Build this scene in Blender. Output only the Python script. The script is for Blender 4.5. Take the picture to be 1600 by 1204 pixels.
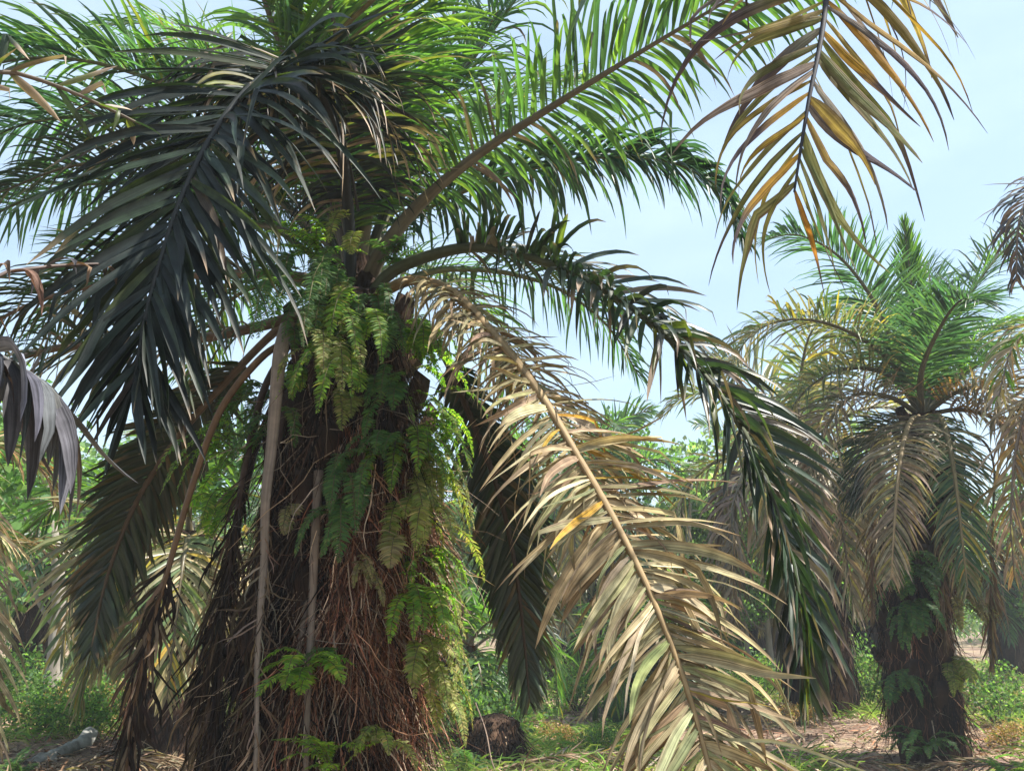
import bpy, math, random
import numpy as np
from mathutils import Vector

# ------------------------------------------------------------------ scene, camera, sky, sun
for o in list(bpy.data.objects):
    bpy.data.objects.remove(o)
sc = bpy.context.scene
COL = sc.collection
R = math.radians

F_PX = 1255.0
PITCH = R(16.0)
CAM_Z = 1.6
cam_d = bpy.data.cameras.new('camera')
cam_d.sensor_width = 36.0
cam_d.lens = 36.0 * F_PX / 1600.0
cam_d.clip_start = 0.05
cam_d.clip_end = 3000
cam = bpy.data.objects.new('camera', cam_d)
COL.objects.link(cam)
cam.location = (0, 0, CAM_Z)
cam.rotation_euler = (R(90) + PITCH, 0, 0)
sc.camera = cam

SUN_EL, SUN_AZ = 58.0, 97.0          # azimuth clockwise from the view direction (+Y)
world = bpy.data.worlds.new('World')
sc.world = world
world.use_nodes = True
nt = world.node_tree
nt.nodes.clear()
wo = nt.nodes.new('ShaderNodeOutputWorld')
bg = nt.nodes.new('ShaderNodeBackground')
sky = nt.nodes.new('ShaderNodeTexSky')
sky.sky_type = 'NISHITA'
sky.sun_disc = False
sky.sun_elevation = R(SUN_EL)
sky.sun_rotation = R(SUN_AZ)
sky.air_density = 1.25
sky.dust_density = 0.9
sky.ozone_density = 2.0
# thin broken cloud over the whole sky
tc = nt.nodes.new('ShaderNodeTexCoord')
mp = nt.nodes.new('ShaderNodeMapping')
mp.inputs['Scale'].default_value = (1.0, 1.0, 2.6)
mp.inputs['Location'].default_value = (0.35, 0.1, 0.0)
nz = nt.nodes.new('ShaderNodeTexNoise')
nz.inputs['Scale'].default_value = 2.1
nz.inputs['Detail'].default_value = 7
nz.inputs['Roughness'].default_value = 0.55
rp = nt.nodes.new('ShaderNodeValToRGB')
rp.color_ramp.elements[0].position = 0.42
rp.color_ramp.elements[0].color = (0.34, 0.34, 0.34, 1)
rp.color_ramp.elements[1].position = 0.72
rp.color_ramp.elements[1].color = (0.62, 0.62, 0.62, 1)
mx = nt.nodes.new('ShaderNodeMixRGB')
mx.inputs[2].default_value = (4.7, 5.8, 6.6, 1)
L = nt.links
L.new(tc.outputs['Generated'], mp.inputs['Vector'])
L.new(mp.outputs['Vector'], nz.inputs['Vector'])
L.new(nz.outputs['Fac'], rp.inputs['Fac'])
L.new(rp.outputs['Color'], mx.inputs[0])
L.new(sky.outputs['Color'], mx.inputs[1])
L.new(mx.outputs['Color'], bg.inputs['Color'])
L.new(bg.outputs['Background'], wo.inputs['Surface'])
bg.inputs['Strength'].default_value = 0.095

sun_d = bpy.data.lights.new('sun', 'SUN')
sun_d.energy = 5.0
sun_d.angle = R(0.6)
sun_d.color = (1.0, 0.95, 0.86)
sun = bpy.data.objects.new('sun', sun_d)
COL.objects.link(sun)
sv = Vector((math.sin(R(SUN_AZ)) * math.cos(R(SUN_EL)), math.cos(R(SUN_AZ)) * math.cos(R(SUN_EL)), math.sin(R(SUN_EL))))
sun.rotation_euler = sv.to_track_quat('Z', 'Y').to_euler()
sun.location = (0, 0, 30)

sc.view_settings.view_transform = 'Standard'
sc.view_settings.look = 'None'
sc.view_settings.gamma = 1
sc.view_settings.exposure = 1.25
sc.view_settings.use_curve_mapping = False
sc.cycles.max_bounces = 8
sc.cycles.transmission_bounces = 6
sc.cycles.transparent_max_bounces = 8

# ------------------------------------------------------------------ helpers
def P(px, py, y):
    """point of the place seen at photo pixel (px, py) standing y metres ahead"""
    x = (px - 800.0) / F_PX
    u = (602.0 - py) / F_PX
    f = math.cos(PITCH) - u * math.sin(PITCH)
    up = math.sin(PITCH) + u * math.cos(PITCH)
    return (x * y / f, y, CAM_Z + y * up / f)

def gz(x, y):
    return 0.10 * np.sin(x * 0.31 + 1.0) * np.cos(y * 0.23) + 0.06 * np.sin(x * 0.9 + y * 0.7) + 0.025 * np.sin(2.1 * x - 1.7 * y)

def gpt(px, y):
    """ground point at photo column px, y metres ahead"""
    x = (px - 800.0) / F_PX * y / math.cos(PITCH) 
    z = float(gz(np.float64(x), np.float64(y)))
    # correct for row dependence of the column
    u = (z - CAM_Z) / y
    f = math.cos(PITCH) + u * math.sin(PITCH)
    x = (px - 800.0) / F_PX * y * f
    return (x, y, float(gz(np.float64(x), np.float64(y))))

def nrmz(a):
    return a / np.maximum(np.linalg.norm(a, axis=-1, keepdims=True), 1e-9)

def spline(pts, n=48):
    p = np.array(pts, float)
    p = np.vstack([2 * p[0] - p[1], p, 2 * p[-1] - p[-2]])
    out = []
    for i in range(1, len(p) - 2):
        t = np.linspace(0, 1, 16, endpoint=False)[:, None]
        a, b, c, d = p[i - 1], p[i], p[i + 1], p[i + 2]
        out.append(0.5 * ((2 * b) + (c - a) * t + (2 * a - 5 * b + 4 * c - d) * t ** 2 + (3 * b - a - 3 * c + d) * t ** 3))
    out.append(p[-2][None])
    q = np.vstack(out)
    s = np.concatenate([[0], np.cumsum(np.linalg.norm(np.diff(q, axis=0), axis=1))])
    u = np.linspace(0, s[-1], n)
    return np.stack([np.interp(u, s, q[:, k]) for k in range(3)], 1)

def frames(path, roll=0.0, roll_end=None):
    T = nrmz(np.gradient(path, axis=0))
    up = np.array([0, 0, 1.0])
    if abs(T[0] @ up) > 0.97:
        up = np.array([0.0, -1.0, 0.1])
    N = np.zeros_like(T)
    n = nrmz(up - T[0] * (up @ T[0]))
    for i in range(len(T)):
        n = nrmz(n - T[i] * (n @ T[i]))
        N[i] = n
    B = np.cross(T, N)
    if roll or roll_end:
        r = np.linspace(R(roll), R(roll if roll_end is None else roll_end), len(T))[:, None]
        N, B = N * np.cos(r) + B * np.sin(r), B * np.cos(r) - N * np.sin(r)
    return T, N, B

class Geo:
    def __init__(s):
        s.V, s.Q, s.C, s.U, s.n = [], [], [], [], 0
    def add(s, V, Q, C, U=None):
        V = np.asarray(V, float).reshape(-1, 3)
        s.V.append(V)
        s.Q.append(np.asarray(Q, int).reshape(-1, 4) + s.n)
        C = np.asarray(C, float)
        if C.ndim == 1:
            C = np.tile(C, (len(V), 1))
        s.C.append(C.reshape(-1, 4))
        s.U.append(np.zeros((len(V), 3)) if U is None else np.asarray(U, float).reshape(-1, 3))
        s.n += len(V)
        return s
    def mesh(s, name, mat, base=(0, 0, 0), smooth=True):
        V = np.vstack(s.V) - np.array(base)
        Q = np.vstack(s.Q)
        me = bpy.data.meshes.new(name)
        tri = Q[:, 2] == Q[:, 3]
        if tri.any():
            faces = [tuple(q[:3]) if t else tuple(q) for q, t in zip(Q.tolist(), tri)]
            me.from_pydata(V.tolist(), [], faces)
        else:
            me.vertices.add(len(V))
            me.vertices.foreach_set('co', V.astype(np.float32).ravel())
            me.loops.add(Q.size)
            me.loops.foreach_set('vertex_index', Q.astype(np.int32).ravel())
            me.polygons.add(len(Q))
            me.polygons.foreach_set('loop_start', np.arange(0, Q.size, 4, dtype=np.int32))
            me.update(calc_edges=True)
        a = me.attributes.new('tint', 'FLOAT_COLOR', 'POINT')
        a.data.foreach_set('color', np.vstack(s.C).astype(np.float32).ravel())
        a = me.attributes.new('st', 'FLOAT_VECTOR', 'POINT')
        a.data.foreach_set('vector', np.vstack(s.U).astype(np.float32).ravel())
        if smooth:
            me.polygons.foreach_set('use_smooth', np.ones(len(me.polygons), bool))
        me.materials.append(mat)
        me.update()
        return me

def obj(name, me, parent=None, loc=(0, 0, 0)):
    o = bpy.data.objects.new(name, me)
    COL.objects.link(o)
    o.location = loc
    if parent is not None:
        o.parent = parent
    return o

def tag(o, label=None, cat=None, group=None, kind=None):
    if label: o['label'] = label
    if cat: o['category'] = cat
    if group: o['group'] = group
    if kind: o['kind'] = kind
    return o

def empty(name, loc, label, cat, group=None):
    o = bpy.data.objects.new(name, None)
    o.empty_display_size = 0.2
    COL.objects.link(o)
    o.location = loc
    return tag(o, label, cat, group)

def kids(o):
    return [c for c in bpy.data.objects if c.parent == o]

def copy_thing(root, loc, rz, s, label, group=None, children=None, lean=(0, 0)):
    r = root.copy()
    COL.objects.link(r)
    r.location = loc
    r.rotation_euler = (lean[0], lean[1], rz)
    r.scale = (s, s, s) if not hasattr(s, '__len__') else s
    r['label'] = label
    if group: r['group'] = group
    for c in children:
        d = c.copy()
        COL.objects.link(d)
        d.parent = r
    return r

# ------------------------------------------------------------------ materials
def plant_material(name, rough=0.5, spec=0.4, stripe=0.35, bump=0.25, through=(2.5, 2.75, 1.2), blotch=.22):
    m = bpy.data.materials.new(name)
    m.use_nodes = True
    t = m.node_tree
    t.nodes.clear()
    out = t.nodes.new('ShaderNodeOutputMaterial')
    at = t.nodes.new('ShaderNodeAttribute'); at.attribute_name = 'tint'
    st = t.nodes.new('ShaderNodeAttribute'); st.attribute_name = 'st'
    n1 = t.nodes.new('ShaderNodeTexNoise'); n1.inputs['Scale'].default_value = 1.0; n1.inputs['Detail'].default_value = 3
    n2 = t.nodes.new('ShaderNodeTexNoise'); n2.inputs['Scale'].default_value = 16.0; n2.inputs['Detail'].default_value = 6
    geo = t.nodes.new('ShaderNodeNewGeometry')
    t.links.new(st.outputs['Vector'], n1.inputs['Vector'])
    t.links.new(geo.outputs['Position'], n2.inputs['Vector'])
    mr = t.nodes.new('ShaderNodeMapRange')
    mr.inputs['From Min'].default_value = 0.3; mr.inputs['From Max'].default_value = 0.7
    mr.inputs['To Min'].default_value = 1 - stripe; mr.inputs['To Max'].default_value = 1 + stripe
    t.links.new(n1.outputs['Fac'], mr.inputs['Value'])
    mr2 = t.nodes.new('ShaderNodeMapRange')
    mr2.inputs['From Min'].default_value = 0.3; mr2.inputs['From Max'].default_value = 0.7
    mr2.inputs['To Min'].default_value = 1 - blotch; mr2.inputs['To Max'].default_value = 1 + blotch * .8
    t.links.new(n2.outputs['Fac'], mr2.inputs['Value'])
    mul = t.nodes.new('ShaderNodeMath'); mul.operation = 'MULTIPLY'
    t.links.new(mr.outputs['Result'], mul.inputs[0]); t.links.new(mr2.outputs['Result'], mul.inputs[1])
    vs = t.nodes.new('ShaderNodeVectorMath'); vs.operation = 'SCALE'
    t.links.new(at.outputs['Color'], vs.inputs[0]); t.links.new(mul.outputs[0], vs.inputs['Scale'])
    bs = t.nodes.new('ShaderNodeBsdfPrincipled')
    bs.inputs['Roughness'].default_value = rough
    bs.inputs['Specular IOR Level'].default_value = spec
    t.links.new(vs.outputs['Vector'], bs.inputs['Base Color'])
    bp = t.nodes.new('ShaderNodeBump'); bp.inputs['Strength'].default_value = bump; bp.inputs['Distance'].default_value = 0.004
    t.links.new(n1.outputs['Fac'], bp.inputs['Height'])
    t.links.new(bp.outputs['Normal'], bs.inputs['Normal'])
    tr = t.nodes.new('ShaderNodeBsdfTranslucent')
    tm = t.nodes.new('ShaderNodeVectorMath'); tm.operation = 'MULTIPLY'
    tm.inputs[1].default_value = through
    t.links.new(vs.outputs['Vector'], tm.inputs[0])
    t.links.new(tm.outputs['Vector'], tr.inputs['Color'])
    ms = t.nodes.new('ShaderNodeMixShader')
    t.links.new(at.outputs['Alpha'], ms.inputs['Fac'])
    t.links.new(bs.outputs['BSDF'], ms.inputs[1]); t.links.new(tr.outputs['BSDF'], ms.inputs[2])
    t.links.new(ms.outputs['Shader'], out.inputs['Surface'])
    return m

M_LEAF = plant_material('palm_leaf', 0.42, 0.5)
M_SHADED = plant_material('shaded_palm_leaf', 0.5, 0.25, blotch=.5)  # palm leaf variant with less gloss, for the frond painted as shaded
M_FERN = plant_material('fern_leaf', 0.55, 0.3, 0.2)
M_DRY = plant_material('dry_leaf', 0.8, 0.15, 0.55, 0.9, (1.5, 1.3, .85), .36)
M_STALK = plant_material('stalk', 0.65, 0.3, 0.3, 0.4)
M_FIBRE = plant_material('fibre', 0.9, 0.1, 0.3)
M_TREE = plant_material('tree_leaf', 0.6, 0.3, 0.15, 0.05)

def rough_material(name, stops, scale, bump=0.6, rough=0.95, stretch=(1, 1, 1), dist=0.03):
    m = bpy.data.materials.new(name)
    m.use_nodes = True
    t = m.node_tree
    bs = t.nodes['Principled BSDF']
    bs.inputs['Roughness'].default_value = rough
    bs.inputs['Specular IOR Level'].default_value = 0.15
    co = t.nodes.new('ShaderNodeTexCoord')
    mp = t.nodes.new('ShaderNodeMapping'); mp.inputs['Scale'].default_value = stretch
    n1 = t.nodes.new('ShaderNodeTexNoise'); n1.inputs['Scale'].default_value = scale; n1.inputs['Detail'].default_value = 8; n1.inputs['Roughness'].default_value = 0.65
    n2 = t.nodes.new('ShaderNodeTexNoise'); n2.inputs['Scale'].default_value = scale * 0.13; n2.inputs['Detail'].default_value = 4
    ad = t.nodes.new('ShaderNodeMath'); ad.operation = 'MULTIPLY_ADD'; ad.inputs[1].default_value = 0.5
    mu = t.nodes.new('ShaderNodeMath'); mu.operation = 'MULTIPLY'; mu.inputs[1].default_value = 0.5
    rp = t.nodes.new('ShaderNodeValToRGB')
    while len(rp.color_ramp.elements) < len(stops):
        rp.color_ramp.elements.new(0.5)
    for e, (p, c) in zip(rp.color_ramp.elements, stops):
        e.position = p; e.color = (*c, 1)
    t.links.new(co.outputs['Object'], mp.inputs['Vector'])
    t.links.new(mp.outputs['Vector'], n1.inputs['Vector']); t.links.new(mp.outputs['Vector'], n2.inputs['Vector'])
    t.links.new(n2.outputs['Fac'], mu.inputs[0])
    t.links.new(n1.outputs['Fac'], ad.inputs[0]); t.links.new(mu.outputs[0], ad.inputs[2])
    t.links.new(ad.outputs[0], rp.inputs['Fac'])
    t.links.new(rp.outputs['Color'], bs.inputs['Base Color'])
    bp = t.nodes.new('ShaderNodeBump'); bp.inputs['Strength'].default_value = bump; bp.inputs['Distance'].default_value = dist
    t.links.new(n1.outputs['Fac'], bp.inputs['Height']); t.links.new(bp.outputs['Normal'], bs.inputs['Normal'])
    return m

M_GROUND = rough_material('ground_litter', [(0.34, (0.10, 0.06, 0.045)), (0.46, (0.22, 0.15, 0.11)), (0.53, (0.32, 0.23, 0.17)), (0.6, (0.20, 0.19, 0.08)), (0.7, (0.36, 0.29, 0.22))], 7.0, 0.9, dist=0.06)
M_TRUNK = rough_material('palm_trunk', [(0.35, (0.012, 0.008, 0.006)), (0.5, (0.05, 0.03, 0.02)), (0.66, (0.11, 0.065, 0.04))], 9.0, 1.0, stretch=(1, 1, 0.35), dist=0.05)
M_BARK = rough_material('tree_bark', [(0.35, (0.16, 0.14, 0.12)), (0.5, (0.30, 0.27, 0.23)), (0.66, (0.42, 0.39, 0.35))], 7.0, 0.7, stretch=(1, 1, 0.3))
M_LOG = rough_material('weathered_log', [(0.38, (0.09, 0.085, 0.07)), (0.5, (0.27, 0.265, 0.24)), (0.62, (0.42, 0.41, 0.38))], 5.0, 0.6, stretch=(1, 1, 1))

# ------------------------------------------------------------------ plant builders
def tube(g, path, r0, r1, col, sides=6, flat=1.0, T=None, N=None, B=None, pw=1.0, cap=True, wob=0.0, rng=None):
    path = np.asarray(path)
    if T is None:
        T, N, B = frames(path)
    n = len(path)
    u = np.linspace(0, 1, n)
    rr = r1 + (r0 - r1) * (1 - u) ** pw
    th = np.linspace(0, 2 * math.pi, sides, endpoint=False)
    if wob and rng is not None:
        rr = rr[:, None] * (1 + wob * rng.standard_normal((n, sides)))
    else:
        rr = np.tile(rr[:, None], (1, sides))
    V = path[:, None, :] + rr[..., None] * (np.cos(th)[None, :, None] * B[:, None, :] + flat * np.sin(th)[None, :, None] * N[:, None, :])
    idx = np.arange(n * sides).reshape(n, sides)
    a = idx[:-1]; b = np.roll(idx, -1, 1)[:-1]; c = np.roll(idx, -1, 1)[1:]; d = idx[1:]
    Q = np.stack([a, b, c, d], -1).reshape(-1, 4)
    s = np.concatenate([[0], np.cumsum(np.linalg.norm(np.diff(path, axis=0), axis=1))])
    U = np.stack([np.tile(np.cos(th) * 2, (n, 1)), np.tile(np.sin(th) * 2, (n, 1)), np.tile(s[:, None] * 1.5, (1, sides))], -1)
    c4 = np.asarray(col, float)
    if c4.ndim == 2:
        c4 = np.repeat(c4, sides, 0)
    g.add(V, Q, c4, U)

def leafset(path, fr, rng, n=60, t0=0.15, Lm=0.6, prof=((0, .5), (.3, 1), (.7, .85), (1, .3)), a0=70, a1=28,
            phis=(25, -12, 38), droop=0.8, w=0.04, S=6, fold=0.25, pal=(((.05, .11, .025), .35, 1),), tip=None,
            tipamt=0.0, brk=0.0, wander=0.05, sides=(1, -1), miss=0.0, tw=18, curl=0.0, lvar=.14, t1=1.0, wprof=((0, .3), (.1, .75), (.35, 1), (.7, .75), (.9, .35), (1, .02)), dpow=1.2, wt=((0, 1), (1, 1)), wvar=.15, edge=None):
    """leaflets along a rachis: verts (M,S+1,3,3), colours (M,S+1,3,4), st (M,S+1,3,3)"""
    T, N, B = fr
    K = len(path)
    ts, sd = [], []
    for s in sides:
        t = t0 + (t1 - t0) * (np.arange(n) + 0.5 + 0.35 * rng.uniform(-1, 1, n)) / n
        ts.append(np.clip(t, 0, 0.999)); sd.append(np.full(n, s))
    t = np.concatenate(ts); s = np.concatenate(sd)
    if miss:
        keep = rng.random(len(t)) > miss
        t, s = t[keep], s[keep]
    M = len(t)
    ix = t * (K - 1)
    def ip(A):
        return np.stack([np.interp(ix, np.arange(K), A[:, k]) for k in range(3)], 1)
    p, Tt, Nt, Bt = ip(path), nrmz(ip(T)), nrmz(ip(N)), nrmz(ip(B))
    v = (t - t0) / (1 - t0)
    pr = np.interp(v, [q[0] for q in prof], [q[1] for q in prof])
    Ln = Lm * pr * (1 + lvar * rng.standard_normal(M))
    a = np.radians(a0 + (a1 - a0) * v + 5 * rng.standard_normal(M))
    ph = np.radians(rng.choice(phis, M) + 7 * rng.standard_normal(M))
    sb = Bt * s[:, None]
    d = Tt * np.cos(a)[:, None] + (sb * np.cos(ph)[:, None] + Nt * np.sin(ph)[:, None]) * np.sin(a)[:, None]
    n0 = Nt * np.cos(ph)[:, None] - sb * np.sin(ph)[:, None]
    psi = np.radians(tw) * rng.standard_normal(M)
    dr = droop * (1 + .35 * rng.standard_normal(M))
    kb = np.where(rng.random(M) < brk, rng.integers(max(1, S // 3), S, M), 99)
    wd = w * (0.55 + 0.45 * pr) * np.exp(wvar * rng.standard_normal(M)) * np.interp(v, [q[0] for q in wt], [q[1] for q in wt])
    cu = curl * rng.standard_normal((M, 3))
    pos = p.copy()
    VV = np.zeros((M, S + 1, 3, 3))
    wid = np.interp(np.linspace(0, 1, S + 1), [q[0] for q in wprof], [q[1] for q in wprof])
    for k in range(S + 1):
        u = k / S
        nn = nrmz(n0 - d * np.sum(n0 * d, 1, keepdims=True))
        tws = psi * (0.4 + u)
        bb = np.cross(d, nn)
        nn2 = nn * np.cos(tws)[:, None] + bb * np.sin(tws)[:, None]
        ww = np.cross(d, nn2)
        h = wd * wid[k] * 0.5
        VV[:, k, 1] = pos - nn2 * (h * fold)[:, None]
        VV[:, k, 0] = pos - ww * h[:, None] + nn2 * (h * fold)[:, None]
        VV[:, k, 2] = pos + ww * h[:, None] + nn2 * (h * fold)[:, None]
        if k < S:
            d = d + np.array([0, 0, -1.0]) * (dr * ((k + .5) / S) ** dpow * (.9 + dpow) / S)[:, None] + wander * rng.standard_normal((M, 3)) * np.sqrt(6 / S) * .6 + cu * (u / S * 4)
            b = (kb == k)[:, None]
            d = np.where(b, d * .25 + np.array([0, 0, -1.0]) + .2 * rng.standard_normal((M, 3)), d)
            d = nrmz(d)
            pos = pos + d * (Ln / S)[:, None]
    wt = np.array([q[2] for q in pal], float); wt /= wt.sum()
    pi = rng.choice(len(pal), M, p=wt)
    base = np.array([(*q[0], q[1]) for q in pal])[pi]
    base[:, :3] *= np.exp(.18 * rng.standard_normal((M, 1))) * np.exp(.06 * rng.standard_normal((M, 3)))
    C = np.tile(base[:, None, None, :], (1, S + 1, 3, 1))
    if tip is not None and tipamt > 0:
        tp = np.array(tip)
        st = np.clip(1.05 - tipamt * rng.gamma(2, .5, M), 0.05, 1.05)
        f = np.clip((np.linspace(0, 1, S + 1)[None] - st[:, None]) / .15, 0, 1)[..., None, None]
        C = C * (1 - f) + np.array([*tp, .12]) * f
    if edge is not None:                        # blades wither from one or both margins inwards
        for j in (0, 2):
            k = np.clip(rng.normal(edge[1], .35, (M, 1)) + .25 * rng.standard_normal((M, S + 1)), 0, 1)[..., None]
            C[:, :, j] = C[:, :, j] * (1 - k) + np.array([*edge[0], .15]) * k
    U = np.zeros((M, S + 1, 3, 3))
    U[..., 0] = np.array([0, 4.5, 9.0])[None, None, :]
    U[..., 1] = (np.linspace(0, 1, S + 1)[None, :, None]) * 1.2
    U[..., 2] = (rng.random(M) * 90)[:, None, None]
    return VV, C, U

def leafquads(M, S):
    b = np.arange(M)[:, None, None] * (S + 1) * 3 + np.arange(S)[None, :, None] * 3 + np.arange(2)[None, None, :]
    return np.stack([b, b + 1, b + 4, b + 3], -1).reshape(-1, 4)

def frond(parent, base, pts, seed, r0=.035, r1=.006, stalk=(.13, .12, .05), single=False, mat=None, label=None, roll=0, roll_end=None,
          merge=False, npath=48, pw=1.0, flat=.7, name='frond', sets=None, **kw):
    """one frond: the rachis mesh carries its leaflets as children (or joined in, for far palms)"""
    rng = np.random.default_rng(seed)
    path = spline(pts, npath)
    fr = frames(path, roll, roll_end)
    if parent.name == 'oil_palm' and mat in (None, M_SHADED) and not merge:
        kw['w'] *= .66 if mat is None else .84; kw['n'] = int(kw['n'] * (1.4 if mat is None else 1.75))
    g = Geo()
    tube(g, path, r0, r1, (*stalk, 0.0), 6 if not merge else 4, flat, *fr, pw=pw)
    mat = mat or M_LEAF
    alls = [leafset(path, fr, rng, **kw)] if sets is None else [leafset(path, fr, rng, **{**kw, **s}) for s in sets]
    if merge:
        for VV, C, U in alls:
            g.add(VV, leafquads(VV.shape[0], VV.shape[1] - 1), C.reshape(-1, 4), U)
        return obj(name, g.mesh(name, mat, base), parent)
    f = obj(name, g.mesh(name, M_STALK, base), parent)
    if label: f['label'] = label
    for k_, (VV, C, U) in enumerate(alls):
        S = VV.shape[1] - 1
        if single and k_ == 0:
            d = np.linalg.norm(VV[:, -1, 1] - VV[:, 0, 1], axis=1) / np.maximum(.8, VV[:, 0, 1, 1])   # how large each one shows
            order = np.argsort(-d)
            few = order[:VV.shape[0] if single is True else single]
            rest = order[len(few):]
            if len(rest):
                q = Geo().add(VV[rest], leafquads(len(rest), S), C[rest].reshape(-1, 4), U[rest])
                tag(obj('leaflets', q.mesh('leaflets', mat, base), f), kind='stuff')
            for i in few:
                q = Geo().add(VV[i], leafquads(1, S), C[i].reshape(-1, 4), U[i])
                obj('leaflet', q.mesh('leaflet', mat, base), f)
        else:
            q = Geo().add(VV, leafquads(VV.shape[0], S), C.reshape(-1, 4), U)
            tag(obj('leaflets', q.mesh('leaflets', mat, base), f), kind='stuff')
    return f

GREEN = (((.055, .11, .03), .45, 5), ((.08, .14, .03), .5, 2), ((.036, .078, .038), .38, 2.5), ((.18, .18, .03), .4, .2), ((.13, .10, .07), .15, .3))
LIME = (((.085, .16, .026), .52, 5), ((.055, .115, .028), .5, 3.5), ((.14, .19, .03), .5, 1.2), ((.035, .075, .035), .4, 2))
BLUEG = (((.042, .092, .05), .4, 5), ((.06, .12, .045), .42, 2), ((.036, .072, .05), .35, 2))
DARK_SHADED = (((.012, .018, .015), .10, 6), ((.018, .028, .019), .14, 3), ((.045, .036, .026), .1, 1.0), ((.03, .045, .015), .25, .8))  # near-black greens paint in the shade the big left frond hangs in
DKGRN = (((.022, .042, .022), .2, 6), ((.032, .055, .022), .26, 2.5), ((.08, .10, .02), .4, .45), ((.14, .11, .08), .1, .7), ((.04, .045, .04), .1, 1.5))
UNDER_SHADED = (((.016, .03, .011), .12, 5), ((.028, .044, .013), .2, 2), ((.08, .06, .02), .14, .5))  # leaf undersides, darkened in colour to stand for the shade on them
TAN = (((.36, .30, .17), .13, 6), ((.43, .36, .22), .13, 4), ((.26, .24, .13), .16, 4), ((.17, .17, .10), .2, 1.6), ((.24, .17, .11), .12, 1.2), ((.46, .29, .05), .25, .35))
TANGREY = (((.30, .24, .16), .15, 5), ((.22, .19, .13), .15, 3), ((.14, .14, .08), .2, 2), ((.34, .28, .10), .25, 1))
TANGRN = (((.17, .16, .08), .28, 4), ((.10, .14, .06), .3, 4), ((.30, .24, .13), .2, 2), ((.36, .27, .05), .3, .7))
YELLOW = (((.46, .29, .05), .42, 2.5), ((.32, .26, .08), .38, 4), ((.17, .18, .07), .38, 5), ((.15, .12, .11), .22, 2.5))
GREY = (((.085, .088, .095), .08, 5), ((.06, .064, .07), .08, 3), ((.12, .105, .09), .1, 1))
ORANGE = (((.34, .20, .06), .3, 2), ((.32, .24, .10), .3, 3), ((.30, .23, .15), .2, 5))
BROWN = (((.17, .11, .07), .12, 5), ((.24, .17, .11), .12, 3), ((.10, .07, .045), .1, 3))
SHAG = (((.040, .026, .017), .06, 5), ((.08, .053, .034), .06, 3), ((.02, .014, .011), .05, 5))
TIPB = (.20, .14, .09)

# ------------------------------------------------------------------ the setting: ground
def build_ground():
    xs = np.concatenate([np.linspace(-250, -30, 14), np.linspace(-26, 26, 105), np.linspace(30, 250, 14)])
    ys = np.concatenate([np.linspace(-40, -4, 8), np.linspace(-2, 40, 85), np.linspace(44, 400, 20)])
    X, Y = np.meshgrid(xs, ys)
    Z = gz(X, Y)
    n, m = X.shape
    idx = np.arange(n * m).reshape(n, m)
    Q = np.stack([idx[:-1, :-1], idx[:-1, 1:], idx[1:, 1:], idx[1:, :-1]], -1).reshape(-1, 4)
    g = Geo().add(np.stack([X, Y, Z], -1), Q, (.2, .15, .1, 0))
    tag(obj('ground', g.mesh('ground', M_GROUND)), kind='structure')
build_ground()

def ribbons(g, rng, p, d, Ln, w, nrm, cols, S=6, wander=.15, grav=.35):
    """thin strips (roots, fibres, grass blades) growing from points p in direction d"""
    M = len(p)
    pos, d = p.copy(), nrmz(d)
    V = np.zeros((M, S + 1, 2, 3))
    for k in range(S + 1):
        wv = nrmz(np.cross(d, nrm))
        h = w * .5 * (1 - .75 * (k / S) ** 2)
        V[:, k, 0] = pos - wv * h[:, None]
        V[:, k, 1] = pos + wv * h[:, None]
        d = nrmz(d + wander * rng.standard_normal((M, 3)) + np.array([0, 0, -grav / S]))
        pos = pos + d * (Ln / S)[:, None]
    b = np.arange(M)[:, None] * (S + 1) * 2 + np.arange(S)[None] * 2
    Q = np.stack([b, b + 1, b + 3, b + 2], -1).reshape(-1, 4)
    C = np.repeat(cols, (S + 1) * 2, 0)
    U = np.zeros((M, S + 1, 2, 3)); U[..., 2] = (rng.random(M) * 90)[:, None, None]; U[..., 1] = np.linspace(0, 3, S + 1)[None, :, None]
    g.add(V, Q, C, U)

def pick(rng, pal, M, var=.25):
    w = np.array([q[2] for q in pal], float); w /= w.sum()
    c = np.array([(*q[0], q[1]) for q in pal])[rng.choice(len(pal), M, p=w)]
    c[:, :3] *= np.exp(var * rng.standard_normal((M, 1)))
    return c

def axis_at(ax, z):
    a = np.asarray(ax, float)
    return np.stack([np.interp(z, a[:, 2], a[:, 0]), np.interp(z, a[:, 2], a[:, 1])], -1)

def trunk_mesh(ax, rad, base, seed, nz=60, nth=44, rough=.05, mat=None):
    """ax: list of (x,y,z) rising; rad: radius at each"""
    rng = np.random.default_rng(seed)
    a = np.asarray(ax, float)
    z = np.linspace(a[0, 2], a[-1, 2], nz)
    c = axis_at(ax, z)
    r = np.interp(z, a[:, 2], rad)
    th = np.linspace(0, 2 * math.pi, nth, endpoint=False)
    ph = rng.uniform(0, 6.28, 12)
    Z, TH = np.meshgrid(z, th, indexing='ij')
    k = sum(np.sin(TH * f + ph[i] + Z * q) * am for i, (f, q, am) in enumerate([(2, .8, .5), (3, -1.1, .45), (5, 2.3, .4), (8, -6, .35), (8, 6, .35), (13, 3, .3)]))
    k += .35 * rng.standard_normal(Z.shape)
    rr = r[:, None] + rough * k * .6
    V = np.stack([c[:, None, 0] + rr * np.cos(TH), c[:, None, 1] + rr * np.sin(TH), Z], -1)
    idx = np.arange(nz * nth).reshape(nz, nth)
    A, B_, C_, D_ = idx[:-1], np.roll(idx, -1, 1)[:-1], np.roll(idx, -1, 1)[1:], idx[1:]
    g = Geo().add(V, np.stack([A, B_, C_, D_], -1).reshape(-1, 4), (.05, .03, .02, 0))
    return g.mesh('trunk', mat or M_TRUNK, base)

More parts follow.
